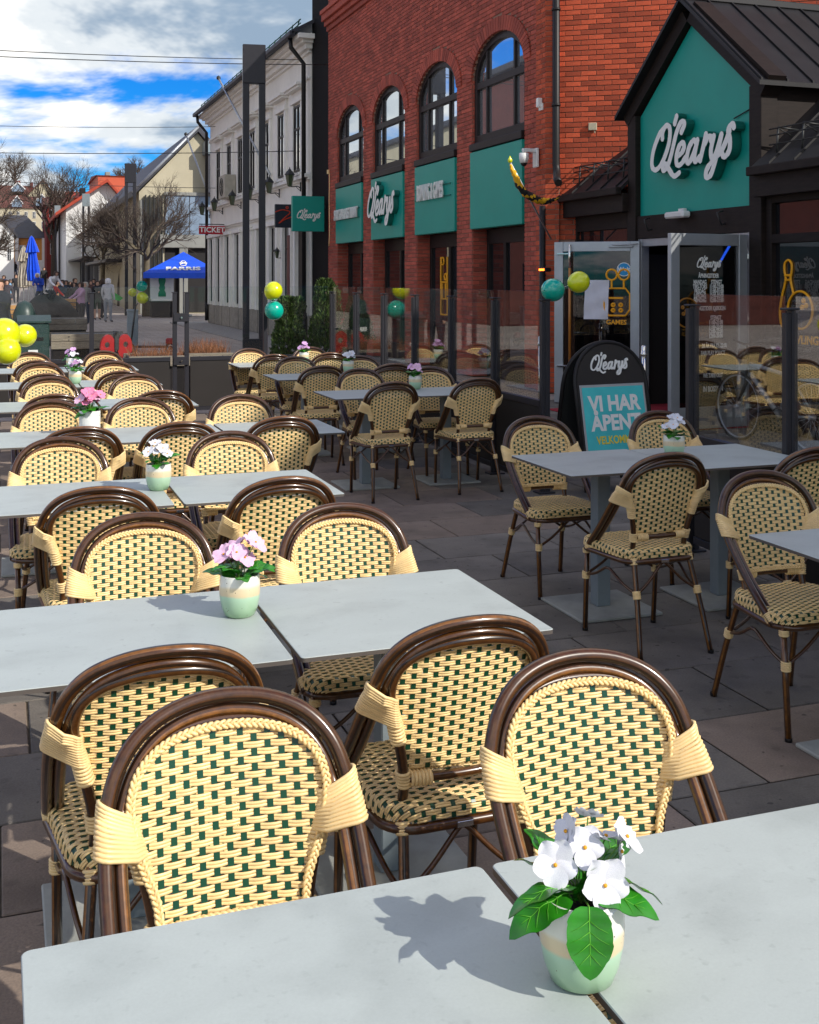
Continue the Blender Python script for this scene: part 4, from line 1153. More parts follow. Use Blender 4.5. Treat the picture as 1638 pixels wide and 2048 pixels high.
mb.v = [tuple(Vector(v) + Vector((R.uniform(-1, 1), R.uniform(-1, 1), R.uniform(-1, 1))) * .012) for v in mb.v]
mb.build('cloth', [M_flagy, M_flagk], fl)

# ================================================================ ENTRANCE PAVILION
EX = 8.0; GY0, GY1 = 10.84, 13.32
ep = empty('entrance_pavilion'); tag(ep, 'black timber entrance pavilion with a tall teal gable over glass double doors', 'building')
def ebox(name, x0, x1, y0, y1, z0, z1, m, b=.008, parent=None):
    mb = MB(); mb.bbox(x0, x1, y0, y1, z0, z1, b); return mb.build(name, m, parent or ep)
# gable front frame, teal panel and cheeks
YC = (GY0 + GY1) / 2; SH, AP = 3.81, 4.80
mb = MB(); mb.poly([(EX - .02, GY0 + .02, 2.5), (EX - .02, GY1 - .02, 2.5), (EX - .02, GY1 - .02, SH), (EX - .02, YC, AP), (EX - .02, GY0 + .02, SH)], (.08, 0, 0)); gp = mb.build('gable_panel', M_sign, ep)
def bar(mb, a, b, w, x0, x1, m=0):   # bar in the gable plane between (y,z) points, width w outward (left of a->b)
    a, b = Vector((0, *a)), Vector((0, *b)); d = (b - a).normalized(); n = Vector((0, -d.z, d.y)) * w
    mb.poly([Vector((x0, p.y, p.z)) for p in (a, b, b + n, a + n)], (x1 - x0, 0, 0), m)
mb = MB(); e = .24
mb.bbox(EX - .10, EX + .12, GY0 - .20, GY0 + .018, 0, SH + .02, .006); mb.bbox(EX - .10, EX + .12, GY1 - .018, GY1 + .18, 0, SH + .02, .006)
bar(mb, (YC + .0, AP + .02), (GY0 - .2, SH - .12), -.26, EX - .11, EX + .12); bar(mb, (GY1 + .18, SH - .1), (YC, AP + .02), -.24, EX - .105, EX + .12)
mb.bbox(EX - .075, EX + .10, GY0 + .02, GY1 - .02, 2.20, 2.498, .004)
mb.build('gable_frame', M_darkwood, ep)
k_ = (AP - SH) / (YC - GY0)
mb = MB()
for s, yo in ((-1, GY0 - .34), (1, GY1 + .32)):
    zo = AP + .30 - abs(yo - YC) * k_
    q = [Vector((EX - .22, YC, AP + .31)), Vector((EX - .22, yo, zo)), Vector((12.5, yo, zo)), Vector((12.5, YC, AP + .31))]
    mb.poly(q, (0, 0, -.05))
    for t in [.0, .22, .44, .66, .88, 1.1, 1.32, 1.55, 2.0, 2.5, 3.0, 3.5, 4.0]:
        x = EX - .2 + t * 1.55
        if x < 12.4: mb.poly([Vector((x, YC, AP + .31)), Vector((x, yo, zo)), Vector((x + .02, yo, zo)), Vector((x + .02, YC, AP + .31))], (0, 0, .03))
mb.bbox(EX - .24, 12.5, YC - .07, YC + .07, AP + .27, AP + .36, .01)
mb.build('gable_roof', M_roofm, ep)
mb = MB(); mb.box(EX + .10, 12.4, GY0 - .18, GY0 - .04, 2.0, SH + .1); mb.build('gable_cheek', M_darkwood, ep); mb = MB(); mb.box(EX + .10, 12.4, GY1 + .0, GY1 + .14, 2.0, SH + .1); mb.build('gable_cheek', M_darkwood, ep)
mb = MB(); logo(frame((EX - .035, 12.88, 3.06), nx_), 1.84, [M_white, M_signside], gp, depth=.11, rise=.0, w=.080, ys=.86)
mb = MB(); mb.tube([(EX - .04, 11.22, 3.52), (EX - .035, GY0 + .02, 3.60)], .008, 6); mb.build('cable', M_black, gp)
# left lean-to with roof
KE = .87
def leanto(ya, yb, nm, snow=True, xe=EX - .22, ze=2.90, xt=9.6):
    mb = MB(); zt2 = ze + (xt - xe) * KE
    mb.poly([Vector((xe, ya, ze)), Vector((xe, yb, ze)), Vector((xt, yb, zt2)), Vector((xt, ya, zt2))], (0, 0, -.06))
    y = ya + .12
    while y < yb:
        mb.poly([Vector((xe, y, ze)), Vector((xe, y + .02, ze)), Vector((xt, y + .02, zt2)), Vector((xt, y, zt2))], (0, 0, .03)); y += .42
    mb.build('lean_to_roof', M_roofm, ep)
    mb = MB(); mb.bbox(xe - .07, xe + .02, ya, yb, ze - .10, ze + .0, .01); mb.bbox(xe + .03, xe + .14, ya, yb, ze - .33, ze - .08, .006); mb.build('gutter', M_darkwood, ep)
    if snow:
        mb = MB(); y = ya + .2
        while y < yb - .1:
            x = xe + .16; z = ze + .16 * KE
            mb.tube([(x, y, z), (x + .02, y, z + .28)], .012, 5); mb.tube([(x + .02, y, z + .28), (x + .3, y, z + .26)], .01, 5); mb.tube([(x + .02, y, z + .27), (x + .22, y + .04, z + .2)], .008, 4); y += .42
        for hh in (.10, .20, .27): mb.tube([(xe + .17, ya + .1, ze + .14 + hh), (xe + .17, yb - .1, ze + .14 + hh)], .009, 5)
        mb.build('snow_guard', M_iron, ep)
leanto(GY1 + .16, 15.28, 'l')
leanto(5.6, GY0 - .18, 'r')
# hip flashing where the left roof meets the brick
# left wall under lean-to
mb = MB()
for y0, y1 in ((GY1 + .18, GY1 + .30), (15.05, 15.22)): mb.bbox(EX - .04, EX + .1, y0, y1, 0, 2.6, .006)
mb.bbox(EX - .035, EX + .1, GY1 + .3, 15.05, 2.36, 2.6, .006); mb.bbox(EX - .03, EX + .1, GY1 + .3, 15.05, 2.0, 2.10, .006); mb.bbox(EX - .03, EX + .1, GY1 + .3, 15.05, 0, .45, .006)
lw = mb.build('window', M_darkwood, ep)
mb = MB(); mb.box(EX + .02, EX + .032, GY1 + .3, 15.05, 2.1, 2.36); mb.build('pane', M_wglass, lw)
mb = MB(); mb.box(EX + .02, EX + .032, GY1 + .3, 15.05, .45, 2.0); mb.build('pane', M_wglass, lw)
# right windows
mb = MB()
for y in (GY0 - .30, 9.05, 7.4, 5.8): mb.bbox(EX - .04, EX + .1, y, y + .1, 0, 2.56, .006)
mb.bbox(EX - .035, EX + .1, 5.8, GY0 - .2, 2.50, 2.60, .006); mb.bbox(EX - .034, EX + .1, 5.8, GY0 - .2, 2.06, 2.16, .006); mb.bbox(EX - .03, EX + .1, 5.8, GY0 - .2, 0, .28, .006)
rw = mb.build('window', M_darkwood, ep)
panes = []
for y0, y1 in ((9.15, GY0 - .30), (7.5, 9.05), (5.9, 7.4)):
    mb = MB(); mb.box(EX + .02, EX + .032, y0, y1, 2.16, 2.5); mb.build('pane', M_wglass, rw)
    mb = MB(); mb.box(EX + .02, EX + .032, y0, y1, .28, 2.06); panes.append(mb.build('pane', M_wglass, rw))
pin = catmull([(.09, .0), (.0, .0), (-.035, .14), (.0, .32), (.045, .44), (.065, .52), (.045, .60), (.05, .68), (.105, .715), (.16, .68), (.165, .60), (.145, .52), (.17, .42), (.20, .34)], 4)
vinyl([([(p.x, p.y) for p in pin], False), (circ(.30, .18, .20, 26, -110, 200), False), ([(.055, .50), (.155, .50)], False), ([(.05, .55), (.16, .55)], False), (circ(.36, .28, .018, 10), True), (circ(.40, .23, .018, 10), True), (circ(.34, .21, .018, 10), True), ([(.08, 0), (.19, 0)], False)],
      frame((EX + .012, 10.42, 1.16), nx_), .013, M_yline, rw)
text_obj('BOWLING', .125, frame((EX + .010, 10.12, 1.02), nx_), M_yline, rw, ext=.001, bold=.004)
# dark room behind the doors
mb = MB(); mb.box(EX + 1.6, EX + 1.65, 10.0, 14.2, 0, 2.6); mb.box(EX + .12, EX + 1.6, GY1 + .0, GY1 + .05, 0, 2.5); mb.box(EX + .12, EX + 1.6, GY0 - .1, GY0 - .05, 0, 2.5); mb.box(EX + .12, EX + 1.6, GY0, GY1, 2.45, 2.5)
mb.build('vestibule', M_dark, ep)
mb = MB(); mb.tube([(EX + .9, 12.86, 1.88), (EX + .9, 12.62, 2.12)], .014, 8); mb.build('neon_tube', mat('blue neon', (.02, .05, .9), .4, emit=((.02, .12, 1), 3.0)), ep)
mb = MB(); mb.bbox(EX + .7, EX + 1.3, 11.0, 12.7, 0, 1.05, .01); mb.build('reception_desk', mat('teal counter', (.0, .10, .07), .4), ep)
# door frame
mb = MB(); mb.bbox(EX - .06, EX + .06, GY0 + .02, GY0 + .10, 0, 2.20, .004); mb.bbox(EX - .06, EX + .06, GY1 - .10, GY1 - .02, 0, 2.20, .004); mb.bbox(EX - .055, EX + .06, GY0 + .1, GY1 - .1, 2.10, 2.198, .004)
mb.build('door_frame', M_alu, ep)
def door_leaf(hinge, free, h, flip):
    hinge, free = Vector(hinge), Vector(free); W = (free - hinge).length
    M = Matrix.Translation(hinge) @ Matrix.Rotation(atan2(free.y - hinge.y, free.x - hinge.x), 4, 'Z')
    mb = MB(); t = .03
    mb.bbox(0, .12, -t, t, .02, h, .004); mb.bbox(W - .12, W, -t, t, .02, h, .004); mb.bbox(.12, W - .12, -t + .001, t - .001, h - .13, h, .004); mb.bbox(.12, W - .12, -t + .001, t - .001, .02, .26, .004)
    d = mb.build('door', M_alu, ep, M)
    mb = MB(); mb.bbox(.118, W - .118, -.005, .005, .258, h - .128, .001); mb.build('pane', M_dglass, d)
    return d, W, M
dl, WL, ML = door_leaf((EX - .08, GY1 - .10, 0), (7.03, 13.92, 0), 2.17, 1)
dr, WR, MR = door_leaf((EX - .08, GY0 + .10, 0), (6.86, 10.84, 0), 2.17, -1)
for d, W in ((dr, WR),):
    mb = MB()
    for z in (.45, 1.15, 1.85): mb.cyl((-.02, 0, z), (-.02, 0, z + .16), .022, 10); mb.bbox(-.06, -.0, -.035, .035, z + .045, z + .11, .004)
    mb.build('hinge', M_steel, d)
    mb = MB(); mb.tube(catmull([(.14, -.035, 1.30), (.15, -.09, 1.02), (.22, -.10, 1.0), (.9, -.10, 1.0), (W - .1, -.04, 1.0)], 5), .012, 8); mb.build('handle', M_steel, d)
mb = MB(); mb.cyl((WL - .22, .085, .55), (WL - .22, .085, 1.82), .018, 10, 1); mb.cyl((WL - .22, .085, 1.82), (WL - .22, .085, 2.13), .0185, 10, 0)
for z in (.5, 2.0): mb.bbox(WL - .23, WL - .04, .03, .085, z, z + .02, .003)
hd = mb.build('handle', [M_steel, mat('amber wood', (.45, .17, .02), .4, coat=.4)], dl)
mb = MB(); mb.bbox(.08, .40, .03, .07, 2.09, 2.13, .004); mb.tube([(.36, .06, 2.12), (.0, .16, 2.13)], .01, 6); mb.build('door_closer', M_alu, dl)
def leaf_face(M, W, side):  # matrix for text on the face seen from the camera
    n = (M.to_3x3() @ Vector((0, side, 0))).normalized(); c = M @ Vector((W / 2, side * .008, 0))
    return lambda u, z: frame(c + Vector((0, 0, z)) + Vector((0, 0, 1)).cross(n) * u, n)
# the camera sees the side facing -Y of both leaves
sideR = -1 if (MR.to_3x3() @ Vector((0, -1, 0))).y < 0 else 1
sideL = -1 if (ML.to_3x3() @ Vector((0, -1, 0))).y < 0 else 1
FR = leaf_face(MR, WR, sideR); FLf = leaf_face(ML, WL, sideL)
MRi = MR.inverted(); MLi = ML.inverted()
logo(MRi @ FR(-.17, 1.80), .34, [M_white, M_white], dr, depth=.002)
ty = 1.72
for s_, z, u in (('ÅPNINGSTIDER', 1.705, -.0), ('MANDAG', 1.635, -.12), ('TIRS-TORS', 1.585, -.12), ('FREDAG', 1.535, -.12), ('LØRDAG', 1.485, -.12), ('SØNDAG', 1.435, -.12), ('STENGT', 1.635, .11), ('11:00-22:00', 1.585, .11), ('11:00-01:00', 1.535, .11), ('12:00-02:00', 1.485, .11), ('12:00-21:00', 1.435, .11),
                ('ÅPNINGSTIDER KJØKKEN', 1.345, .0), ('STENGT', 1.24, .10), ('11:00-21:00', 1.19, .10), ('11:00-22:00', 1.14, .10), ('12:00-22:00', 1.09, .10), ('12:00-20:00', 1.04, .10), ('20 ÅR FRA KL 22:00', .93, .08), ('FAIR PLAY POLICY', .85, .06), ('WE TAKE OUT', .60, .06), ('IN BOSTON', .45, .06)):
    text_obj(s_, .066 if 'BOSTON' not in s_ else .085, MRi @ FR(u, z), M_white, dr, ext=.0008, bold=.0018, xs=.62)
vinyl([(circ(-.30, 1.30, .16, 24), True), (circ(-.36, 1.36, .015, 8), True), (circ(-.31, 1.32, .015, 8), True), (circ(-.35, 1.29, .015, 8), True)], MRi @ FR(0, 0), .009, mat('faint amber vinyl', (.35, .14, .01), .5), dr)
# left leaf: sticker, paper, joystick graphic
mb = MB(); Mq = MLi @ FLf(.36, 1.80)
mb.poly([Mq @ Vector((x, y, .001)) for x, y in circ(0, 0, .105, 28)], (0, 0, 0)) if False else None
st_ = MB(); P = [Mq @ Vector((x, y, .002)) for x, y in circ(0, 0, .092, 28)]; P2 = [Mq @ Vector((x, y, .0035)) for x, y in circ(0, 0, .082, 28)]
st_.add(P, [list(range(28))], 1); st_.add(P2, [list(range(28))], 0); st_.build('sticker', [mat('sky blue sticker', (.0, .28, .62), .4), M_white], dl)
text_obj('Wolt', .075, MLi @ FLf(.36, 1.80) @ Matrix.Translation((0, 0, .006)), M_white, dl, ext=.001, bold=.003)
vinyl([([(.0, .0), (.0, .28), (.28, .28), (.34, .20), (.34, .0), (.28, -.08), (.06, -.08)], True), (circ(.10, .46, .07), True), (circ(.26, .46, .07), True), ([(.1, .39), (.1, .28)], False), ([(.26, .39), (.26, .28)], False), ([(.05, .15), (.25, .15)], False), (circ(.12, .06, .02, 10), True), (circ(.22, .06, .02, 10), True), (circ(.12, -.01, .02, 10), True), (circ(.22, -.01, .02, 10), True)], MLi @ FLf(.10, 1.27), .014, M_yline, dl)
text_obj('GAMES', .085, MLi @ FLf(.26, 1.10), M_yline, dl, ext=.001, bold=.002)
mb = MB(); V = []; Mq = MLi @ FLf(-.0, 1.42)
for i in range(9):
    for j in range(9):
        V.append(Mq @ Vector((-.16 + .32 * i / 8 + .02 * (j / 8 - .5), -.28 + .52 * j / 8, .022 + .012 * sin(i * 1.3 + j * .8) + .008 * sin(i * .5 - j * 1.7))))
F = [(i * 9 + j, i * 9 + j + 1, (i + 1) * 9 + j + 1, (i + 1) * 9 + j) for i in range(8) for j in range(8)]
mb.add(V, F, 0, True); mb.add([v + (Mq.to_3x3() @ Vector((0, 0, -.002))) for v in V], [f[::-1] for f in F], 0, True)
pp = mb.build('paper_sheet', M_paper, dl)
# lamp under the gable
mb = MB(); mb.bbox(EX - .22, EX - .10, 12.0, 12.42, 2.42, 2.50, .02); mb.bbox(EX - .11, EX - .06, 12.15, 12.27, 2.46, 2.54, .005); mb.build('light_fitting', M_whitepot, ep)
for y in (12.95, 11.35):
    mb = MB(); mb.tube([(EX - .10, y, 2.46), (EX - .18, y, 2.44), (EX - .12, y, 2.30), (EX - .055, y, 2.32)], .012, 6); mb.build('hook', M_iron, ep)
# orange heater lamps
for y in (15.1,):
    mb = MB(); mb.bbox(BX - .24, BX - .14, 15.0, 15.2, 1.78, 1.84, .01); hh = mb.build('patio_heater', M_black); tag(hh, 'small glowing orange heater on the pipe at the brick corner', 'heater')
    mb = MB(); mb.bbox(BX - .252, BX - .241, 15.02, 15.18, 1.795, 1.825, .003); mb.build('element', mat('glowing element', (.9, .12, .01), .5, emit=((1, .12, .01), 4)), hh)
# entrance mat
mb = MB(); mb.bbox(6.6, 8.6, 10.9, 13.3, .001, .012, .003); tag(mb.build('entrance_mat', mat('red coir mat', (.30, .008, .02), .95, noise=.3, nscale=40)), 'red mat laid on the paving before the open doors', 'mat')
# rope posts
def rope_post(x, y, label):
    r = empty('rope_post', (x, y, 0)); tag(r, label, 'barrier post', 'steel rope posts by the doors')
    mb = MB(); mb.cyl((0, 0, .02), (0, 0, .93), .024, 14); mb.build('pole', M_steel, r)
    mb = MB(); mb.lathe([(.0001, 0), (.15, 0), (.15, .012), (.04, .03), (.024, .035)], n=24); mb.build('base', M_steel, r)
    mb = MB(); mb.lathe([(.024, .90), (.034, .905), (.034, .93), (.028, .935), (.030, .99), (.024, 1.005), (.0001, 1.01)], n=16); mb.build('cap', M_steel, r)
rope_post(6.05, 10.02, 'polished steel rope post in front of the right door, left one of two')
rope_post(6.42, 9.72, 'polished steel rope post in front of the right door, right one of two')
rope_post(5.9, 12.05, 'polished steel rope post beside the open left door')
# box sign on the brick corner far end
bs = empty('hanging_sign', (BX - .37, 27.9, 0)); tag(bs, 'square teal box sign with white script hanging at the far brick corner', 'sign')
mb = MB(); mb.bbox(-.46, .36, -.07, .07, 2.87, 3.75, .01); sgb = mb.build('sign_box', M_sign, bs)
logo(frame((-.36, -.072, 3.20), (0, -1, 0)), .62, [M_white, M_white], bs, depth=.006, rise=.0)
mb = MB(); mb.bbox(.36, .60, -.03, .03, 3.45, 3.55, .005); mb.build('bracket', M_iron, bs)
mb = MB(); cb = [(BX - .01, 27.42, 4.3), (BX - .012, 27.36, 4.2), (BX - .012, 27.38, 3.6), (BX - .012, 27.34, 2.9), (BX - .012, 27.4, 2.5)]
mb.tube(catmull(cb, 4), .012, 5); mb.bbox(BX - .05, BX - .005, 27.38, 27.46, 4.28, 4.38, .004)
tag(mb.build('cable', M_cream), 'pale cable dangling down the far edge of the brick facade', 'cable')
# ================================================================ CREAM BUILDING
cb_ = empty('cream_building'); tag(cb_, 'two-storey cream plaster building with pedimented windows left of the brick front', 'building')
CX, CY0, CY1, CE = 7.66, 29.3, 44.6, 8.15
mb = MB(); mb.box(CX + .02, 17, CY0, CY1, 0, CE); mb.build('wall', M_plaster, cb_)
mb = MB(); mb.bbox(CX - .06, CX + .05, CY0 - .02, CY1 + .03, 0, .72, .02); y = CY0
while y < CY1: mb.box(CX - .066, CX - .058, y, y + .02, 0, .7, 1); y += 1.55
mb.build('plinth', [M_plinth, M_joint], cb_)
mb = MB()
for z0, z1, o in ((7.62, 7.70, .06), (7.70, 7.84, .16), (7.84, 7.92, .26), (7.92, 8.05, .40), (6.95, 7.02, .04)): mb.bbox(CX - o, CX + .03, CY0 - (o if o > .05 else 0), CY1 + o, z0, z1, .008)
mb.build('cornice', M_trim, cb_)
mb = MB()
for z0, z1, o in ((4.30, 4.36, .05), (4.36, 4.46, .13), (3.52, 3.58, .04), (3.58, 3.68, .10)): mb.bbox(CX - o, CX + .03, CY0, CY1, z0, z1, .008)
mb.build('string_course', M_trim, cb_)
mb = MB(); mb.poly([(CX - .55, CY0 - .3, 8.03), (CX - .55, CY1 + .3, 8.03), (12.5, CY1 + .3, 11.0), (12.5, CY0 - .3, 11.0)], (0, 0, .1)); mb.bbox(CX - .62, CX - .48, CY0 - .3, CY1 + .3, 7.98, 8.12, .02)
mb.build('roof', M_slate, cb_)
mb = MB()
for z in (.12, .22, .32): mb.tube([(CX - .30, CY0 - .2, 8.12 + z), (CX - .30, CY1 + .2, 8.12 + z)], .016, 5)
y = CY0
while y < CY1 + .2: mb.tube([(CX - .38, y, 8.08), (CX - .28, y, 8.48)], .018, 5); y += .7
mb.build('snow_guard', mat('verdigris iron', (.02, .09, .06), .6), cb_)
WY = [30.55, 32.45, 34.4, 36.4, 38.4, 40.4, 42.5]
wproto = None
for y in WY:
    w = MB(); w.bbox(CX - .005, CX + .05, y - .42, y + .42, 4.62, 6.44, .01, 1)
    for (a, b) in ((y - .40, y - .33), (y - .035, y + .035), (y + .33, y + .40)): w.bbox(CX - .03, CX + .03, a, b, 4.62, 6.42, .004)
    for z in (4.62, 5.75, 6.36): w.bbox(CX - .028, CX + .03, y - .40, y + .40, z, z + .06, .004)
    fr = w.build('window', [M_frame, M_wglass], cb_)
    t = MB()
    t.bbox(CX - .06, CX + .04, y - .60, y - .42, 4.55, 6.48, .01); t.bbox(CX - .06, CX + .04, y + .42, y + .60, 4.55, 6.48, .01)
    t.bbox(CX - .09, CX + .04, y - .62, y + .62, 6.48, 6.62, .01); t.bbox(CX - .04, CX + .04, y - .58, y + .58, 6.62, 6.80, .01); t.bbox(CX - .20, CX + .04, y - .74, y + .74, 6.80, 6.86, .008); t.bbox(CX - .26, CX + .04, y - .78, y + .78, 6.86, 6.94, .008)
    t.bbox(CX - .14, CX + .04, y - .62, y + .62, 4.47, 4.55, .008); t.build('window_surround', M_trim, fr)
for y in (31.6, 33.3, 35.1, 36.9, 38.7, 40.5, 42.3, 43.8):
    w = MB(); w.bbox(CX - .004, CX + .05, y - .42, y + .42, .85, 3.2, .01, 1)
    w.bbox(CX - .02, CX + .03, y - .42, y - .36, .85, 3.2, .004); w.bbox(CX - .02, CX + .03, y + .36, y + .42, .85, 3.2, .004); w.bbox(CX - .019, CX + .03, y - .36, y + .36, 2.5, 2.56, .004)
    fr = w.build('window', [M_frame, M_wglass], cb_)
    t = MB(); t.bbox(CX - .12, CX + .03, y - .62, y - .42, .72, 3.25, .01); t.bbox(CX - .12, CX + .03, y + .42, y + .62, .72, 3.25, .01); t.bbox(CX - .16, CX + .03, y - .68, y + .68, 3.25, 3.38, .01); t.build('window_surround', M_trim, fr)
mb = MB(); mb.box(CX - .0, CX + .05, 29.75, 30.55, .1, 3.0, 0); mb.bbox(CX - .10, CX + .03, 29.55, 29.72, .0, 3.2, .01, 1); mb.bbox(CX - .10, CX + .03, 30.6, 30.78, .0, 3.2, .01, 1); mb.bbox(CX - .14, CX + .03, 29.5, 30.85, 3.2, 3.32, .01, 1); mb.build('doorway', [M_frame, M_trim], cb_)
mb = MB(); mb.bbox(CX - .14, CX - .10, 31.02, 31.3, 1.2, 2.9, .01); tag(mb.build('menu_case', mat('dark red notice', (.10, .01, .012), .5)), 'tall narrow dark red notice case on the cream wall', 'notice case')
# black block filling the gap between buildings, its deep shade put into the colour
mb = MB(); mb.box(7.70, 16, 27.53, 29.22, 0, 9.6); tag(mb.build('dark_gap_fill', mat('matt black gap fill', (.010, .009, .009), .8, spec=.1)), 'tall black strip filling the shaded gap between the cream building and the brick building', 'wall')
for y, lb, top in ((29.42, 'black downpipe with a swan neck at the near corner of the cream building', 8.0), (44.5, 'black downpipe at the far corner of the cream building', 8.0)):
    mb = MB(); mb.tube([(CX - .5, y, 8.0), (CX - .48, y, 7.75), (CX - .14, y, 7.35), (CX - .13, y, .75)], .06, 10); mb.tube([(CX - .13, y, .8), (CX - .13, y, .1)], .075, 10)
    tag(mb.build('downpipe', M_black), lb, 'pipe')
def lantern(y, z, label, small=False):
    r = empty('wall_lantern', (CX - .05, y, z)); tag(r, label, 'lantern', 'iron lanterns on the cream building'); k = .38 if small else .62
    r.scale = (k, k, k)
    mb = MB(); mb.tube(catmull([(0, 0, -.35), (-.15, 0, -.28), (-.3, 0, -.3), (-.45, 0, -.3)], 4), .022, 6); mb.tube([(0, 0, -.5), (0, 0, -.1)], .03, 6); mb.tube(catmull([(0, 0, -.48), (-.12, 0, -.38), (-.2, 0, -.3)], 4), .015, 5); mb.build('bracket', M_iron, r)
    mb = MB(); mb.lathe([(.0001, -.32), (.08, -.30), (.11, -.26), (.19, .18), (.19, .2)], (-.48, 0, 0), 6, smooth=False); mb.build('lamp_glass', M_lampglass, r)
    mb = MB(); mb.lathe([(.22, .19), (.23, .22), (.13, .36), (.10, .37), (.06, .44), (.03, .46), (.02, .52), (.0001, .56)], (-.48, 0, 0), 6, smooth=False); mb.build('lamp_cap', M_iron, r)
for y, nm in ((30.1, 'nearest'), (32.6, 'second'), (35.4, 'third'), (38.2, 'fourth'), (41.6, 'fifth'), (44.3, 'sixth and farthest')):
    lantern(y, 4.35, f'{nm} of the bracket lanterns in a row along the cream building', False)
lantern(33.0 - .9, 2.4, 'small black lantern beside the cream building doorway', True)
ac = empty('air_conditioner', (CX - .2, 39.6, 4.85)); tag(ac, 'round-fan air conditioning unit mounted on the cream wall among the lanterns', 'air conditioner')
mb = MB(); mb.bbox(-.25, .15, -.55, .55, -.38, .42, .02); mb.build('casing', M_beige, ac)
mb = MB(); mb.tube([Vector((-.26, .30 * cos(a / 16 * 2 * pi), .02 + .30 * sin(a / 16 * 2 * pi))) for a in range(16)], .015, 5, closed=True); [mb.tube([(-.262, 0, .02), (-.262, .29 * cos(a), .02 + .29 * sin(a))], .01, 4) for a in (0, 1.05, 2.1, 3.14, 4.2, 5.2)]; mb.build('fan_grille', M_iron, ac)
for (p0, p1, lb) in (((CX - .08, 33.7, 4.8), (CX - .68, 38.9, 8.5), 'bare white flagpole slanting out of the cream facade'), ((CX - .1, 44.5, 5.05), (CX - .63, 46.5, 7.5), 'bare grey flagpole slanting from the far corner of the cream building')):
    f = empty('flagpole', (0, 0, 0)); tag(f, lb, 'flagpole')
    mb = MB(); mb.tube([p0, p1], .035, 8); mb.build('pole', M_alu, f); mb = MB(); mb.lathe([(.0001, -.08), (.07, -.03), (.07, .05), (.0001, .1)], p1, 10); mb.build('finial', M_iron, f)
tk = empty('ticket_sign', (CX, 41.0, 3.45)); tag(tk, 'small red TICKET sign hanging from the far end of the cream building', 'sign')
mb = MB(); mb.bbox(-1.0, -.08, -.05, .05, -.16, .14, .01); mb.build('sign_board', mat('ticket red', (.42, .004, .02), .5), tk)
mb = MB(); mb.bbox(-1.0, .05, -.02, .02, .18, .21, .003); mb.tube([(-.9, 0, .2), (-.9, 0, .12)], .01, 5); mb.build('bracket', M_iron, tk)
text_obj('TICKET', .26, frame((-.54, -.053, -.01), (0, -1, 0)), M_white, tk, ext=.002, bold=.006, xs=1.05)
ds = empty('dark_sign', (CX, 29.9, 3.36)); tag(ds, 'dark navy square sign with a red flourish beside the teal box sign', 'sign')
mb = MB(); mb.bbox(-.80, -.05, -.05, .05, -.31, .31, .01); mb.build('sign_board', mat('navy sign', (.012, .018, .03), .5), ds)
vinyl([([(v.x, v.y) for v in catmull([(-.3, .1, 0), (-.1, .16, 0), (.1, .1, 0), (-.05, -.05, 0), (-.2, -.2, 0), (-.05, -.1, 0), (.15, -.02, 0)], 4)], False), (circ(.02, .22, .03, 8), True)], frame((-.5, -.052, 0), (0, -1, 0)), .014, mat('red script', (.55, .04, .01), .5), ds)

# ================================================================ OPPOSITE AND REAR BUILDINGS (seen in reflections, and shading the terrace)
def simple_block(name, label, x0, x1, y0, y1, h, m, wm_=M_frame, face=1, rows=3, mirror=None):
    r = empty(name); tag(r, label, 'building')
    mb = MB(); mb.box(x0, x1, y0, y1, 0, h); mb.build('wall', m, r)
    mb = MB(); mb.bbox(x0 - .25, x1 + .25, y0 - .2, y1 + .2, h, h + .35, .04); mb.build('roof', M_slate, r)
    xf = x1 if face > 0 else x0
    wp = MB(); wp.bbox(-.04, .04, -.5, .5, 0, 1.5, .01); wme = wp.mesh('window', M_wglass); k = 0
    for i in range(rows):
        y = y0 + 1.4
        while y < y1 - 1 and k < 120:
            o = bpy.data.objects.new('window', wme); COL.objects.link(o); o.parent = r; o.location = (xf, y, 1.0 + i * 3.1); y += 2.6; k += 1
    return r
simple_block('pale_building', 'pale cream block across the street, mirrored in the arched windows', -17, -9, 60, 100, 10.6, M_creamw)
simple_block('red_building', 'red block across the street, mirrored in the nearest arched window', -17, -9, 38, 59.5, 12.5, mat('darkened brick wall', (.10, .022, .015), .85, noise=.2, nscale=2))  # brick colour darkened so its sunlit mirror image in the glass stays dim
simple_block('south_building', 'plain building behind the camera on the right that shades the right-hand tables', 8.7, 17, -12, 2.4, 8.15, M_plaster, face=-1)

# ================================================================ STREET LAMPS
def frame_lamp(Y, px, label):
    x = bx_(px, Y); r = empty('frame_lamp', (x, Y, hz(x, Y))); tag(r, label, 'street lamp', 'tall twin-post frame lamps down the street')
    pm = MB(); pm.bbox(-.075, .075, -.09, .09, .30, 6.2, .01); pme = pm.mesh('post', M_post)
    for s in (-1, 1):
        o = bpy.data.objects.new('post', pme); COL.objects.link(o); o.parent = r; o.location = (s * .185, 0, 0)
    mb = MB(); mb.bbox(-.262, .262, -.10, .10, 6.2, 7.1, .012); mb.build('lamp_head', M_pedestal if Y > 60 else M_post, r)
    mb = MB(); mb.bbox(-.262, .262, -.10, .10, 0, .30, .01); mb.build('foot', M_post, r)
    r.rotation_euler = (0, 0, -.15)
frame_lamp(26.3, 508, 'nearest frame lamp in front of the cream building')
frame_lamp(55.0, 261, 'second frame lamp before the bare street trees')
frame_lamp(84.5, 172, 'third frame lamp in front of the white gable')
frame_lamp(112, 115, 'fourth frame lamp before the red brick house')
frame_lamp(128, 99, 'fifth and smallest frame lamp far down the street')
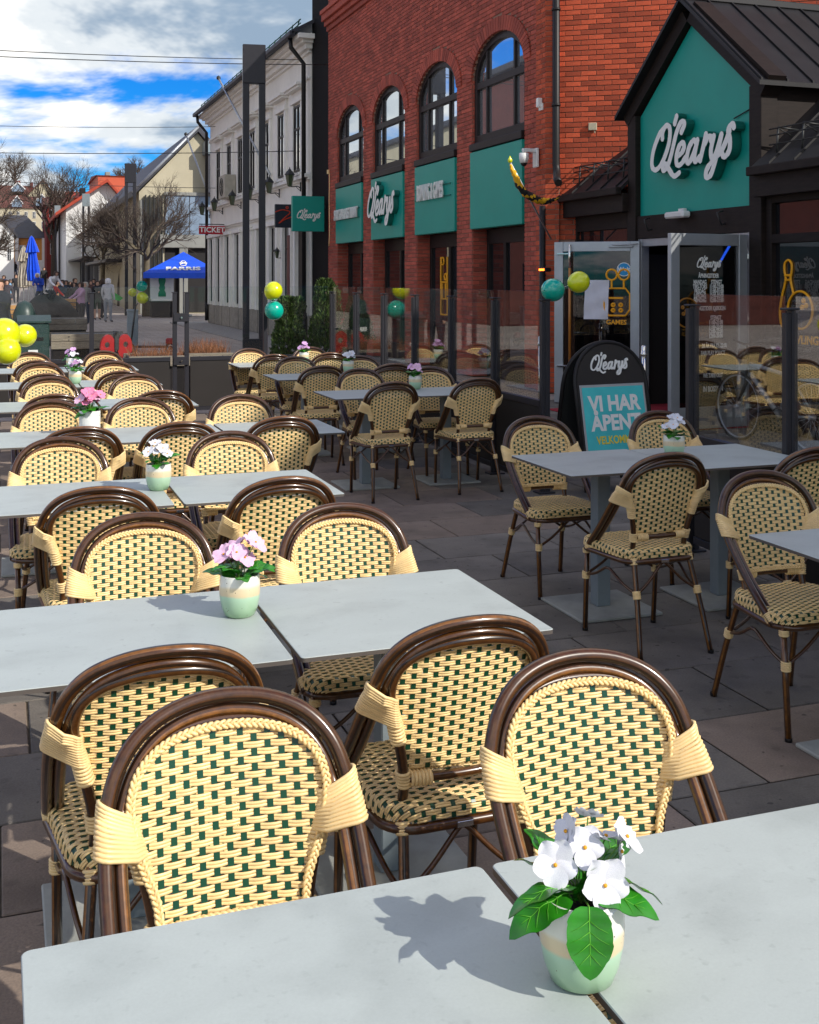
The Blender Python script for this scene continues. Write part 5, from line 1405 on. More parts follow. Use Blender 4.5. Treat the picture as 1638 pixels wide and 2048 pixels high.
# wires
for i, (a, b, lb) in enumerate((((7.6, 30, 7.56), (-12, 30, 7.5), 'uppermost overhead wire crossing the sky'), ((7.6, 27.3, 6.95), (-12, 27.3, 6.8), 'second overhead wire from the top, crossing the sky'),
                                ((7.6, 43, 7.4), (-12, 43, 7.2), 'third overhead wire from the top, low across the clouds'), ((7.6, 30.8, 5.2), (-12, 30.8, 4.95), 'fourth overhead wire, crossing the blue patch of sky'), ((7.6, 43, 5.1), (-12, 43, 5.8), 'lowest overhead wire above the distant roofs'))):
    a, b = Vector(a), Vector(b); mb = MB(); mb.tube([a.lerp(b, t / 14) - Vector((0, 0, .5 * 4 * (t / 14) * (1 - t / 14) * .5)) for t in range(15)], .011, 5)
    tag(mb.build('overhead_wire', M_iron), lb, 'wire', 'overhead wires across the street')

# ================================================================ DISTANT HOUSES
def house(name, label, px0, px1, Y, yb, ye, yr, wallm, roofm, gable=False, depth=9, peak=None, wins=(), winm=M_wglass, over=.25, z0=None, chim=(), dorm=()):
    """frontage between bearings px0..px1 at distance Y; yb/ye/yr image rows that give base, eave and ridge heights"""
    X0, X1 = bx_(px0, Y), bx_(px1, Y); pc = (px0 + px1) / 2
    zb = hz(X0, Y) - .5; ze = zt(ye, pc, Y); zr = zt(yr, pc if peak is None else peak, Y); Y2 = Y + depth
    r = empty(name); tag(r, label, 'building'); mb = MB()
    if gable:
        Xp = bx_(peak if peak else pc, Y)
        mb.poly([(X0, Y, zb), (X1, Y, zb), (X1, Y, ze), (Xp, Y, zr), (X0, Y, ze)], (0, depth, 0)); mb.build('wall', wallm, r)
        rb = MB(); o = over
        for xa in (X0, X1):
            s = -1 if xa == X0 else 1; dx = s * o; dz = -(zr - ze) / abs(Xp - xa) * o
            rb.poly([(xa + dx, Y - o, ze + dz + .02), (Xp, Y - o, zr + .02), (Xp, Y - o, zr + .3), (xa + dx, Y - o, ze + dz + .3)], (0, depth + o, 0))
        rf = rb.build('roof', roofm, r)
    else:
        mb.box(X0, X1, Y, Y2, zb, ze); mb.build('wall', wallm, r)
        rb = MB(); o = over; Ym = Y + depth / 2
        if peak is not None:
            hx = abs(X1 - X0) * .32
            V = [(X0 - o, Y - o, ze), (X1 + o, Y - o, ze), (X1 + o, Y2 + o, ze), (X0 - o, Y2 + o, ze), (X0 + hx, Ym, zr), (X1 - hx, Ym, zr)]
            rb.add(V, [(0, 1, 5, 4), (1, 2, 5), (2, 3, 4, 5), (3, 0, 4), (3, 2, 1, 0)], 0)
        else:
            rb.poly([(X0 - o, Y - o, ze), (X0 - o, Ym, zr), (X0 - o, Y2 + o, ze)], (X1 - X0 + 2 * o, 0, 0))
        rf = rb.build('roof', roofm, r)
    for (wx0, wx1, wy0, wy1) in wins:
        a, b = bx_(wx0, Y), bx_(wx1, Y); z1, z2 = zt(wy1, (wx0 + wx1) / 2, Y), zt(wy0, (wx0 + wx1) / 2, Y)
        w = MB(); t = (b - a) * .14; w.box(a - t, b + t, Y - .06, Y + .02, z1 - t, z2 + t, 0); w.box((a + b) / 2 - t / 3, (a + b) / 2 + t / 3, Y - .12, Y - .09, z1, z2, 0); w.box(a, b, Y - .118, Y - .092, (z1 + z2) / 2 - t / 3, (z1 + z2) / 2 + t / 3, 0)
        fr = w.build('window', M_whitew, r); w = MB(); w.box(a, b, Y - .09, Y - .065, z1, z2); w.build('pane', winm, fr)
    for (c0, c1, cy, cm) in chim:
        a, b = bx_(c0, Y), bx_(c1, Y); m_ = MB(); m_.bbox(a, b, Y + depth * .4, Y + depth * .4 + 1.2, zr - 2, zt(cy, c0, Y), .05); m_.build('chimney', cm, rf)
    for (d0, d1, dy0, dy1) in dorm:
        a, b = bx_(d0, Y), bx_(d1, Y); za, zb2 = zt(dy1, d0, Y), zt(dy0, d0, Y); m_ = MB(); zm = za + (zb2 - za) * .35
        m_.poly([(a, Y - .3, za), (b, Y - .3, za), (b, Y - .3, zm), ((a + b) / 2, Y - .3, zb2), (a, Y - .3, zm)], (0, depth * .5, 0)); o_ = m_.build('dormer', M_bluegrey, rf)
        q = MB(); w_ = (b - a) * .1
        q.poly([(a - w_, Y - .5, zm - w_), ((a + b) / 2, Y - .5, zb2), ((a + b) / 2, Y - .5, zb2 + w_ * 1.3), (a - w_ * 1.6, Y - .5, zm - w_ * .4)], (0, .3, 0), 0); q.poly([(b + w_, Y - .5, zm - w_), ((a + b) / 2, Y - .5, zb2), ((a + b) / 2, Y - .5, zb2 + w_ * 1.3), (b + w_ * 1.6, Y - .5, zm - w_ * .4)], (0, .3, 0), 0)
        q.build('dormer_trim', M_whitew, rf)
    return r
house('hill_house', 'highest brown-roofed house on the hill with a white dormer', -40, 60, 205, 430, 392, 364, M_creamw, M_tileb, depth=14, chim=((32, 42, 356, M_redw), (62, 68, 359, M_redw)), dorm=((24, 48, 366, 383),))
house('hill_house', 'cream gabled house on the hill right of the topmost roof', 50, 112, 203, 430, 396, 362, M_creamw, M_tileb, gable=True, peak=86, depth=12, over=.6)
house('hill_house', 'long brown-roofed house with two dormers below the hilltop', -40, 102, 165, 470, 416, 386, M_creamw, M_tileb, depth=12, dorm=((24, 44, 393, 414), (70, 96, 390, 412)), wins=((18, 23, 424, 436), (34, 39, 424, 436), (50, 55, 424, 436), (66, 71, 424, 436), (84, 89, 424, 436), (50, 55, 444, 456), (66, 71, 444, 456), (84, 89, 444, 456)))
house('grey_roofed_house', 'house with a big slate hipped roof over orange and cream walls', -30, 93, 128, 548, 476, 424, M_orangew, M_slate, depth=12, peak=28, wins=((40, 50, 492, 512), (58, 64, 488, 506)))
mb = MB(); Y = 127.6; mb.box(bx_(84, Y), bx_(93, Y), Y, Y + .3, zt(552, 88, Y), zt(476, 88, Y)); mb.box(bx_(30, Y), bx_(37, Y), Y, Y + .3, zt(552, 33, Y), zt(476, 33, Y)); mb.box(bx_(37, Y), bx_(84, Y), Y + .05, Y + .3, zt(552, 60, Y), zt(520, 60, Y))
mb.build('pilaster', M_trim, [o for o in bpy.data.objects if o.name == 'grey_roofed_house'][0])
house('white_gabled_house', 'white clapboard house at the far left behind the bare branches', -40, 28, 112, 548, 468, 436, M_whitew, M_slate, gable=True, peak=-2, depth=8, wins=((16, 22, 497, 520),))
house('red_brick_house', 'narrow dark red brick house with tall white-framed windows', 93, 134, 122, 548, 410, 388, M_redw, M_tileb, depth=12, wins=((100, 106, 420, 434), (118, 124, 420, 434), (101, 106, 450, 468), (119, 124, 452, 470), (101, 106, 488, 508), (120, 126, 488, 506)))
house('white_gable_building', 'large white gable with a red tiled verge behind the street tree', 132, 262, 104, 560, 420, 366, M_whitew, M_tile, gable=True, peak=213, depth=20, over=.9, chim=((172, 184, 362, M_black),))
house('red_roof_building', 'orange red clad rooftop storey behind the white gable', 196, 300, 140, 480, 352, 345, M_orbox, M_redw, depth=14, chim=((219, 229, 335, M_concrete),))
house('orange_roofed_house', 'low orange tiled roof left of the white gable', 138, 182, 150, 470, 396, 378, M_orbox, M_tile, depth=10)
# low street-side buildings running down the right of the street
def streetside(name, label, Y0, Y1, X, eave, wallm, roofm, ridge=2.2, shop=M_dark, shoph=2.4, bays=6):
    r = empty(name); tag(r, label, 'building'); z0 = min(hz(X, Y0), hz(X, Y1)) - .2
    mb = MB(); mb.box(X, X + 8, Y0, Y1, z0, eave); mb.build('wall', wallm, r)
    mb = MB(); mb.poly([(X - .4, Y0 - .3, eave - .1), (X + 4, Y0 - .3, eave + ridge), (X + 8.4, Y0 - .3, eave - .1)], (0, Y1 - Y0 + .6, 0)); mb.build('roof', roofm, r)
    n = bays; L = (Y1 - Y0) / n
    for i in range(n):
        m_ = MB(); m_.bbox(X - .03, X + .03, Y0 + L * i + .3, Y0 + L * (i + 1) - .3, hz(X, Y0 + L * i) + .1, hz(X, Y0 + L * i) + shoph, .02); m_.build('shop_window', shop, r)
    m_ = MB(); m_.bbox(X - 1.0, X + .05, Y0 + .3, Y1 - .3, hz(X, Y0) + shoph + .15, hz(X, Y0) + shoph + .32, .02); m_.build('awning', M_black, r)
    return r
streetside('low_white_building', 'low white building with dark shopfronts and a sloping dark roof', 84, 112, 6.6, 5.6, M_whitew, M_tileb, 2.4)
streetside('brown_shop', 'brown timber shop with orange shutters behind the pruned tree', 66, 83.5, 6.6, 4.1, M_brownw, M_tileb, 2.0, shop=M_slat, bays=4)
cs = empty('round_sign', (6.1, 83.0, 3.75)); tag(cs, 'round white sign hanging over the low white shopfront', 'sign')
mb = MB(); M_ = frame((0, 0, 0), (0, -1, 0)); mb.poly([M_ @ Vector((x, y, 0)) for x, y in circ(0, 0, .52, 22)], (0, .1, 0)); mb.build('disc', M_whitew, cs); mb = MB(); mb.tube([M_ @ Vector((x, y, .0)) for x, y in circ(0, 0, .54, 22)], .05, 6, closed=True); mb.bbox(.5, .7, 0, .06, -.03, .03, .01); mb.build('rim', M_iron, cs)
# modern gabled building
mg = empty('modern_gable_building'); tag(mg, 'modern gabled building with beige upper wall and blue grey cladding behind the blue parasol', 'building')
Y = 58.0
Xa, Xp, Xb = bx_(278, Y), bx_(395, Y), bx_(440, Y)
zA, zP, zB = zt(384, 278, Y), zt(266, 395, Y), zt(318, 440, Y)
mb = MB(); mb.poly([(Xa, Y, -.1), (Xb, Y, -.1), (Xb, Y, zB), (Xp, Y, zP), (Xa, Y, zA)], (0, 24, 0)); mb.build('wall', M_creamw, mg)
mb = MB(); mb.poly([(Xa - .35, Y - .3, zA - .25), (Xp, Y - .3, zP + .05), (Xp, Y - .3, zP + .35), (Xa - .35, Y - .3, zA + .05)], (0, 25, 0)); mb.poly([(Xb, Y - .3, zB + .02), (Xp, Y - .3, zP + .05), (Xp, Y - .3, zP + .35), (Xb, Y - .3, zB + .32)], (0, 25, 0)); mb.build('roof', M_slate, mg)
mb = MB(); mb.tube([(Xa - .35, Y - .36, zA - .05), (Xp, Y - .36, zP + .28)], .07, 5); mb.build('verge_flashing', M_alu, mg)
mb = MB(); zc = zt(392, 360, Y); zl = zt(470, 360, Y); zo = zt(496, 360, Y); Xs, Xm = bx_(318, Y), bx_(330, Y)
x = Xm
while x < Xb - .1:
    mb.bbox(x + .01, min(x + 1.18, Xb), Y - .12, Y - .01, zl + .01, zc, .01); x += 1.2
mb.build('cladding', M_bluegrey, mg)
mb = MB(); mb.bbox(Xs, Xb, Y - .35, Y - .01, zo, zl, .02); mb.build('lintel', M_concrete, mg); mb = MB(); mb.bbox(Xm - .05, Xb, Y - .2, Y - .02, zc + .01, zc + .18, .01); mb.build('ledge', M_concrete, mg)
mb = MB(); x = Xs - .7
while x < Xm: mb.bbox(x, x + .06, Y - .25, Y - .05, 0, zc, .005); x += .2
mb.build('vertical_fins', M_iron, mg)
mb = MB(); mb.box(Xs + .3, Xb, Y - .05, Y - .002, .05, zo); mb.build('shopfront', M_dark, mg)
mb = MB(); mb.bbox(bx_(357, Y), bx_(374, Y), Y - .3, Y - .06, 0, zo - .01, .01); mb.build('pillar', M_concrete, mg)
mb = MB(); mb.bbox(bx_(404, Y), Xb + .2, Y - .9, Y - .03, zt(312, 415, Y), zt(286, 415, Y), .03); mb.bbox(bx_(409, Y), Xb + .2, Y - .8, Y - .31, zt(388, 415, Y), zt(312, 415, Y), .02, 1); mb.build('roof_bay', [M_pedestal, M_slate], mg)
mb = MB(); mb.box(Xa + .05, Xs - .75, Y - .06, Y - .003, 0, zt(400, 300, Y)); mb.build('concrete_face', M_concrete, mg)

# ================================================================ TREES
def bare_tree(name, label, x, y, h, spread, seed, trunk_r=.14, fork=.38, levels=6, mt=M_bark, mc=M_barkd, zmin=None, dense=1., droop=.0, budget=5200):
    rr = random.Random(seed); z0 = hz(x, y) - .05; r = empty(name, (x, y, z0)); tag(r, label, 'tree', 'bare trees')
    tm = MB(); cm_ = MB(); cnt = [0]
    zf = h * fork
    tm.tube(catmull([(0, 0, 0), (rr.uniform(-.05, .05), 0, zf * .5), (rr.uniform(-.1, .1), 0, zf), (rr.uniform(-.15, .15), 0, zf * 1.25)], 3), [trunk_r * (1.25 - .6 * i / 9) for i in range(10)], 8)
    def grow(p, d, L, rad, lv):
        if cnt[0] > budget: return
        cnt[0] += 1; q = p; pts = [p]; dd = d
        for k in range(3):
            dd = (dd + Vector((rr.uniform(-.22, .22), rr.uniform(-.22, .22), rr.uniform(-.12, .22) - droop))).normalized(); q = q + dd * L / 3; pts.append(q)
        lim = h * 1.02
        (tm if lv <= 1 else cm_).tube(pts, [rad, rad * .85, rad * .7, rad * .55], 6 if lv < 2 else (4 if lv < 4 else 3), cap=False)
        if lv >= levels: return
        n = rr.choice((2, 3, 3)) if lv else 0
        if lv >= 2: n = int(n * dense + rr.random())
        for k in range(n):
            base = pts[rr.choice((1, 2, 3, 3))]; a = dd.orthogonal().normalized(); a = Matrix.Rotation(rr.uniform(0, 2 * pi), 3, dd) @ a
            nd = (dd + a * rr.uniform(.45, 1.0)); nd.z *= (.8 if base.z > h * .8 else 1); nd.normalize()
            grow(base, nd, L * rr.uniform(.6, .8), rad * .58, lv + 1)
        grow(pts[-1], (dd + Vector((rr.uniform(-.3, .3), rr.uniform(-.3, .3), .1))).normalized(), L * .74, rad * .58, lv + 1)
    nb = 6
    for k in range(nb):
        a = 2 * pi * k / nb + rr.uniform(-.3, .3); el = rr.uniform(.35, 1.1)
        grow(Vector((0, 0, zf * rr.uniform(.85, 1.25))), Vector((cos(a) * spread / h * 1.6, sin(a) * spread / h * 1.6, el)).normalized(), (h - zf) * .30, trunk_r * .55, 1)
    tm.build('trunk', mt, r); cm_.build('crown', mc, r); return r
Y = 54; bare_tree('bare_tree', 'bare pale-barked street tree with wide branches left of the blue parasol', bx_(292, Y), Y, 6.9, 5.0, 5, .15, .40, 6)
Y = 68; bare_tree('bare_tree', 'dense pruned bare tree in front of the brown timber shop', bx_(244, Y), Y, 6.2, 3.2, 8, .22, .42, 6, mt=M_barkd, dense=1.1)
Y = 72; bare_tree('bare_tree', 'slender bare tree before the white gable', bx_(205, Y), Y, 6.6, 2.6, 19, .12, .40, 6)
Y = 118; bare_tree('bare_tree', 'tall bare tree rising in front of the red brick house', bx_(108, Y), Y, 12.6, 2.6, 11, .26, .30, 6, mt=M_barkd, dense=.85)
Y = 62; bare_tree('bare_tree', 'dark bare tree leaning in from the left edge of the street', bx_(-95, Y), Y, 9.4, 3.0, 14, .2, .30, 6, mt=M_barkd)
Y = 80; bare_tree('bare_tree', 'low wide bare tree at the left edge under the taller one', bx_(-30, Y), Y, 5.4, 5.0, 17, .2, .45, 6, mt=M_barkd)
Y = 215; bare_tree('bare_tree', 'small bare tree above the hill roofs at the left', bx_(30, Y), Y, 9, 3, 23, .25, .3, 5, mt=M_barkd)
Y = 160; bare_tree('bare_tree', 'bare treetop showing above the orange rooftop storey', bx_(272, Y), Y, 11.2, 3.0, 29, .3, .5, 5, mt=M_barkd)
# conifers by the far fence corner
def conifer(x, y, h, r0, seed, label):
    rr = random.Random(seed); r = empty('potted_conifer', (x, y, 0)); tag(r, label, 'shrub', 'potted conifers at the terrace corner')
    mb = MB(); mb.lathe([(.0001, 0), (r0 * .62, 0), (r0 * .72, .40), (r0 * .66, .40), (r0 * .6, .36), (.0001, .36)], n=20); mb.build('pot', M_black, r)
    mb = MB(); mb.tube([(0, 0, .3), (0, 0, h * .9)], .025, 6); mb.build('trunk', M_barkd, r)
    mb = MB()
    lumps = [(rr.uniform(0, 2 * pi), rr.uniform(.45, h), rr.uniform(.12, .3)) for _ in range(26)]
    for i in range(5200):
        t = rr.random() ** .8; z = .42 + t * (h - .42); a = rr.uniform(0, 2 * pi)
        R_ = r0 * (1 - t) ** .95 * 1.3 * (.86 + .14 * sin(a * 3 + z * 7)) + .03
        for la, lz, lr in lumps:
            dd = abs((a - la + pi) % (2 * pi) - pi) * R_ + abs(z - lz)
            if dd < lr: R_ += (lr - dd) * .30
        rad = R_ * (rr.random() ** .30)
        p = Vector((rad * cos(a), rad * sin(a), z)); d = Vector((cos(a) * .55 + rr.uniform(-.4, .4), sin(a) * .55 + rr.uniform(-.4, .4), 1 + rr.uniform(-.5, .3))).normalized(); s = d.orthogonal().normalized(); s = Matrix.Rotation(rr.uniform(0, pi), 3, d) @ s
        L = rr.uniform(.035, .07); w = rr.uniform(.006, .011)
        mb.add([p - s * w, p + d * L * .5 - s * w * 1.5, p + d * L, p + d * L * .5 + s * w * 1.5, p + s * w], [(0, 1, 2, 3, 4)])
    f = mb.build('foliage', M_leafc, r); f['kind'] = 'stuff'
conifer(bx_(578, 17.5), 17.5, 1.38, .24, 3, 'rounded dark conifer beside the teal balloon at the far fence corner')
conifer(bx_(650, 17.2), 17.2, 1.66, .27, 4, 'pointed dark conifer against the black gap strip by the brick pillar')
conifer(6.9, 22.6, 1.3, .30, 6, 'dark conifer in a pot standing against the brick pillars')

# ================================================================ PARASOLS
pb = empty('blue_parasol', (bx_(367, 53), 53, 0)); tag(pb, 'open square blue parasol printed FARRIS at the corner of the cream building', 'parasol')
mb = MB(); W = 1.72; zt0, zt1 = 1.98, 2.95; rot = Matrix.Rotation(-.16, 4, 'Z')
C4 = [rot @ Vector((sx * W, sy * W, zt0)) for sx, sy in ((-1, -1), (1, -1), (1, 1), (-1, 1))]; top = Vector((0, 0, zt1))
for i in range(4): mb.add([C4[i], C4[(i + 1) % 4], top], [(0, 1, 2)]); mb.add([C4[i], C4[(i + 1) % 4], C4[(i + 1) % 4] - Vector((0, 0, .24)), C4[i] - Vector((0, 0, .24))], [(3, 2, 1, 0)])
can = mb.build('canopy', M_blue, pb)
sl = atan2(zt1 - zt0, W)
Mp = Matrix.Rotation(-.16, 4, 'Z') @ Matrix.Translation((0, -W, zt0)) @ Matrix.Rotation(sl, 4, 'X') @ Matrix.Translation((.0, .34, .02))
text_obj('FARRIS', .40, Mp, M_white, can, ext=.004, bold=.016, xs=1.25)
mb = MB()
for x, y, r_ in ((0, .36, .13), (0, .62, .10), (-.10, .50, .06), (.10, .50, .06)): mb.tube([Mp @ Vector((x + r_ * cos(a / 12 * 2 * pi), y + r_ * .8 * sin(a / 12 * 2 * pi), .01)) for a in range(12)], .022, 5, closed=True)
mb.build('crest', M_white, can)
mb = MB(); mb.cyl((0, 0, 0), (0, 0, zt1 - .05), .03, 8); mb.bbox(-.35, .35, -.35, .35, 0, .08, .01); mb.build('pole', M_alu, pb)
bnr = empty('bottle_banner', (bx_(324, 52.2), 52.2, 0)); tag(bnr, 'white cloth banner printed with a green bottle below the blue parasol', 'banner')
mb = MB(); mb.bbox(-.52, .52, -.02, .02, .84, 2.0, .004); mb.bbox(-.53, .53, -.35, .35, .72, .84, .02); mb.build('cloth', M_whitew, bnr)
mb = MB(); mb.lathe([(.0001, .92), (.17, .92), (.17, 1.08), (.11, 1.2), (.14, 1.3), (.11, 1.42), (.16, 1.62), (.15, 1.84), (.06, 1.88), (.0001, 1.9)], (0, -.03, 0), 14, M=Matrix.Diagonal((1, .12, 1, 1))); mb.build('bottle_print', mat('bottle green', (.0, .22, .10), .4), bnr)
mb = MB(); mb.bbox(-.5, .5, -.3, .3, 0, .72, .02); mb.build('counter', M_black, bnr)
def closed_parasol(name, label, px, Y, top, m, lean=.03):
    x = bx_(px, Y); z0 = hz(x, Y); r = empty(name, (x, Y, z0)); tag(r, label, 'parasol'); r.rotation_euler = (0, lean, 0)
    mb = MB(); n = 24; prof = [(.02, top), (.09, top - .12), (.20, top - .50), (.27, top - .78), (.16, top - .80), (.17, top - 1.0), (.25, top - 1.6), (.24, top - 2.1), (.10, top - 2.15)]
    V = [Vector((rd * (1 + .22 * cos(k * pi)) * cos(2 * pi * k / n), rd * (1 + .22 * cos(k * pi)) * sin(2 * pi * k / n), z)) for rd, z in prof for k in range(n)]
    mb.add(V, [(i * n + k, (i + 1) * n + k, (i + 1) * n + (k + 1) % n, i * n + (k + 1) % n) for i in range(len(prof) - 1) for k in range(n)], 0)
    mb.build('canopy', m, r); mb = MB(); mb.cyl((0, 0, 0), (0, 0, top), .03, 8); mb.bbox(-.3, .3, -.3, .3, 0, .1, .01); mb.build('pole', M_alu, r)
closed_parasol('closed_parasol', 'furled blue parasol standing upright among the crowd', 71, 57, 3.75, M_blue, -.05)
closed_parasol('closed_parasol', 'furled beige parasol standing just left of the blue one', 55, 59, 3.5, M_beige, .04)
closed_parasol('closed_parasol', 'second furled beige parasol half behind the first', 47, 62, 3.4, M_beige, .0)

# ================================================================ STREET FURNITURE BEYOND THE FENCE
def planter(px0, px1, Y, dep, zt_, label, grass=0, fascia=True, dark=True):
    x0, x1 = bx_(px0, Y), bx_(px1, Y); r = empty('planter', (x0, Y, 0)); tag(r, label, 'planter', 'sleeper planters beyond the fence'); L = x1 - x0
    mb = MB(); mb.bbox(0, L, 0, dep, .0, zt_ - .02, .01); mb.build('trough', M_black if dark else M_concrete, r)
    for k in range(2 if fascia else 1):
        mb = MB(); mb.bbox(-.03, L + .03, -.05, .06 if fascia else .0, zt_ - .15 * (k + 1) + .006, zt_ - .15 * k, .008); mb.build('plank', M_wood, r)
    mb = MB(); mb.bbox(-.03, L + .03, dep - .06, dep + .05, zt_ - .15, zt_, .008); mb.build('plank', M_wood, r)
    mb = MB(); n = 2 if L > 1 else 1
    for k in (.22, .78):
        for z in (zt_ - .05, zt_ - .11): mb.cyl((L * k, -.06, z), (L * k, -.048, z), .014, 8)
    mb.build('bolts', M_steel, r)
    if grass:
        mb = MB(); rr = random.Random(px0)
        for i in range(grass):
            cxp = rr.choice((.2, .45, .75)) * L + rr.gauss(0, .15); 
            if not (0 < cxp < L): continue
            p = Vector((cxp, rr.uniform(.05, dep - .05), zt_ - .05)); d = Vector((rr.uniform(-.5, .5), rr.uniform(-.5, .5), 1)).normalized(); h = rr.uniform(.08, .30)
            mb.add([p - Vector((.004, 0, 0)), p + Vector((.004, 0, 0)), p + d * h], [(0, 1, 2)])
        g = mb.build('dry_grass', M_dry, r); g['kind'] = 'stuff'
    return r
planter(262, 376, 16.0, .7, .62, 'long planter of rusty dry grass just beyond the far fence', 330, fascia=False)
planter(380, 462, 16.1, .7, .64, 'planter of sparse dry grass beside the gate joint', 600, fascia=False)
planter(105, 252, 23.5, .9, .60, 'dark planter faced with weathered sleepers behind the red rocker')
planter(73, 172, 30.5, 1.0, .68, 'farther sleeper-faced planter below the climbing rock')
planter(75, 150, 20.2, .6, .28, 'low dark planter box just behind the fence at the left')
def waste_bin(px, Y, w, h, label, rnd=True):
    x = bx_(px, Y); r = empty('waste_bin', (x, Y, 0)); tag(r, label, 'bin', 'dark green bins')
    mb = MB()
    if rnd: mb.lathe([(.0001, 0), (w * .46, 0), (w * .52, .05), (w * .52, h * .6), (w * .47, h * .8), (w * .30, h * .95), (.0001, h)], n=20)
    else: mb.bbox(-w / 2, w / 2, -w * .3, w * .3, 0, h, .03); mb.poly([(-w / 2 - .03, -w * .34, h + .002), (w / 2 + .03, -w * .34, h + .002), (w / 2 + .03, w * .34, h + .10), (-w / 2 - .03, w * .34, h + .10)], (0, 0, .03))
    mb.build('body', M_bin, r)
    mb = MB(); yy = -w * .52 - .004 if rnd else -w * .3 - .004
    mb.bbox(-.10, .06, yy, yy + .01, h * .42, h * .50, .002); mb.build('label_plate', M_whitew, r)
    mb = MB(); mb.bbox(-.16, .16, yy + .0, yy + .05, h * .66, h * .74, .01); mb.build('slot', M_black, r)
waste_bin(49, 24.5, .46, 1.25, 'rounded dark green recycling bin above the yellow balloons')
waste_bin(68, 20.9, .50, .92, 'square dark green litter bin in front of the rounded bin', False)
x = bx_(95, 36); rk = MB(); rr = random.Random(2); n, m_ = 22, 12; V = []
for i in range(m_ + 1):
    for k in range(n):
        a = 2 * pi * k / n; e = pi / 2 * i / m_; R_ = 1 + .16 * sin(a * 3 + 1) * cos(e) + rr.uniform(-.05, .05)
        V.append((x + .86 * R_ * cos(a) * cos(e) ** .7, 36 + .8 * R_ * sin(a) * cos(e) ** .7, 1.12 * (sin(e) ** .8) * (1 + .12 * sin(a * 2))))
rk.add(V, [(i * n + k, i * n + (k + 1) % n, (i + 1) * n + (k + 1) % n, (i + 1) * n + k) for i in range(m_) for k in range(n)], 0, True)
tag(rk.build('climbing_rock', M_rock), 'dark artificial climbing boulder with children on it', 'boulder')
def slat_box(px, Y, w, h, label):
    x = bx_(px, Y); r = empty('slatted_planter', (x, Y, 0)); tag(r, label, 'planter', 'orange slatted planters'); n = 9
    for k in range(n):
        f = k / n; ww = w * (.72 + .28 * f); mb = MB(); mb.bbox(-ww / 2, ww / 2, -ww / 2, ww / 2, h * f + .01, h * (k + 1) / n - .015, .005); mb.build('slat', M_slat, r)
slat_box(27, 30, .62, 1.05, 'tall tapering orange slatted planter at the left edge')
slat_box(134, 36.5, .52, 1.10, 'tapering orange slatted planter right of the climbing rock')
# red spring rocker
x = bx_(232, 20.5); sp_ = empty('spring_rocker', (x, 20.5, .14)); tag(sp_, 'red spring rocker with two round side boards behind the fence', 'play equipment'); sp_.rotation_euler = (0, 0, .25)
for s in (-1, 1):
    mb = MB(); outer = [(s * .150 + .135 * cos(a / 20 * 2 * pi), .36 + .22 * sin(a / 20 * 2 * pi)) for a in range(20)]; inner = [(s * .165 + .045 * cos(a / 20 * 2 * pi), .40 + .05 * sin(a / 20 * 2 * pi)) for a in range(20)]
    V = [(px_, y_, pz) for y_ in (-.03, .03) for L_ in (outer, inner) for px_, pz in L_]
    F = [(k, (k + 1) % 20, 20 + (k + 1) % 20, 20 + k) for k in range(20)] + [(40 + k, 60 + k, 60 + (k + 1) % 20, 40 + (k + 1) % 20) for k in range(20)] + [(k, 40 + k, 40 + (k + 1) % 20, (k + 1) % 20) for k in range(20)] + [(20 + k, 20 + (k + 1) % 20, 60 + (k + 1) % 20, 60 + k) for k in range(20)]
    mb.add(V, F); mb.bbox(s * .15 - .11, s * .15 + .11, -.03, .03, .02, .2, .01); mb.build('side_board', M_red, sp_)
mb = MB(); mb.tube([(.03 * cos(k), .08 * sin(k), .02 + k * .012) for k in range(24)], .015, 5); mb.cyl((0, 0, -.14), (0, 0, .04), .05, 8); mb.tube([(0, -.12, .62), (0, .12, .62)], .018, 6); mb.bbox(-.04, .04, -.05, .05, .30, .60, .01); mb.build('spring', M_iron, sp_)
# post cabinet with a kick scooter
x = bx_(265, 27.5); mb = MB(); mb.bbox(x - .12, x + .12, 27.4, 27.6, 0, .92, .01); mb.bbox(x - .13, x + .13, 27.39, 27.61, .92, .97, .01); tag(mb.build('service_post', M_pedestal), 'squat grey service post beside the parked scooter', 'post')
x = bx_(298, 26.6); sc_ = empty('kick_scooter', (x, 26.6, 0)); tag(sc_, 'dark kick scooter parked beside the grey service post', 'scooter'); sc_.rotation_euler = (0, 0, -.3)
mb = MB(); mb.bbox(-.30, .42, -.08, .08, .12, .17, .015); mb.build('deck', M_black, sc_)
mb = MB(); mb.tube([(-.42, 0, .12), (-.30, 0, 1.08)], .022, 8); mb.build('stem', M_iron, sc_)
mb = MB(); mb.tube([(-.30, -.24, 1.12), (-.30, 0, 1.08), (-.30, .24, 1.12)], .018, 6); mb.build('handlebar', M_black, sc_)
for xx in (-.44, .48):
    mb = MB(); mb.tube([(xx + .10 * cos(a / 16 * 2 * pi), 0, .115 + .10 * sin(a / 16 * 2 * pi)) for a in range(16)], .024, 6, closed=True); mb.cyl((xx, -.03, .115), (xx, .03, .115), .05, 10); mb.build('wheel', M_black, sc_)
mb = MB(); mb.bbox(.38, .56, -.06, .06, .2, .34, .03); mb.build('mudguard', M_red, sc_)

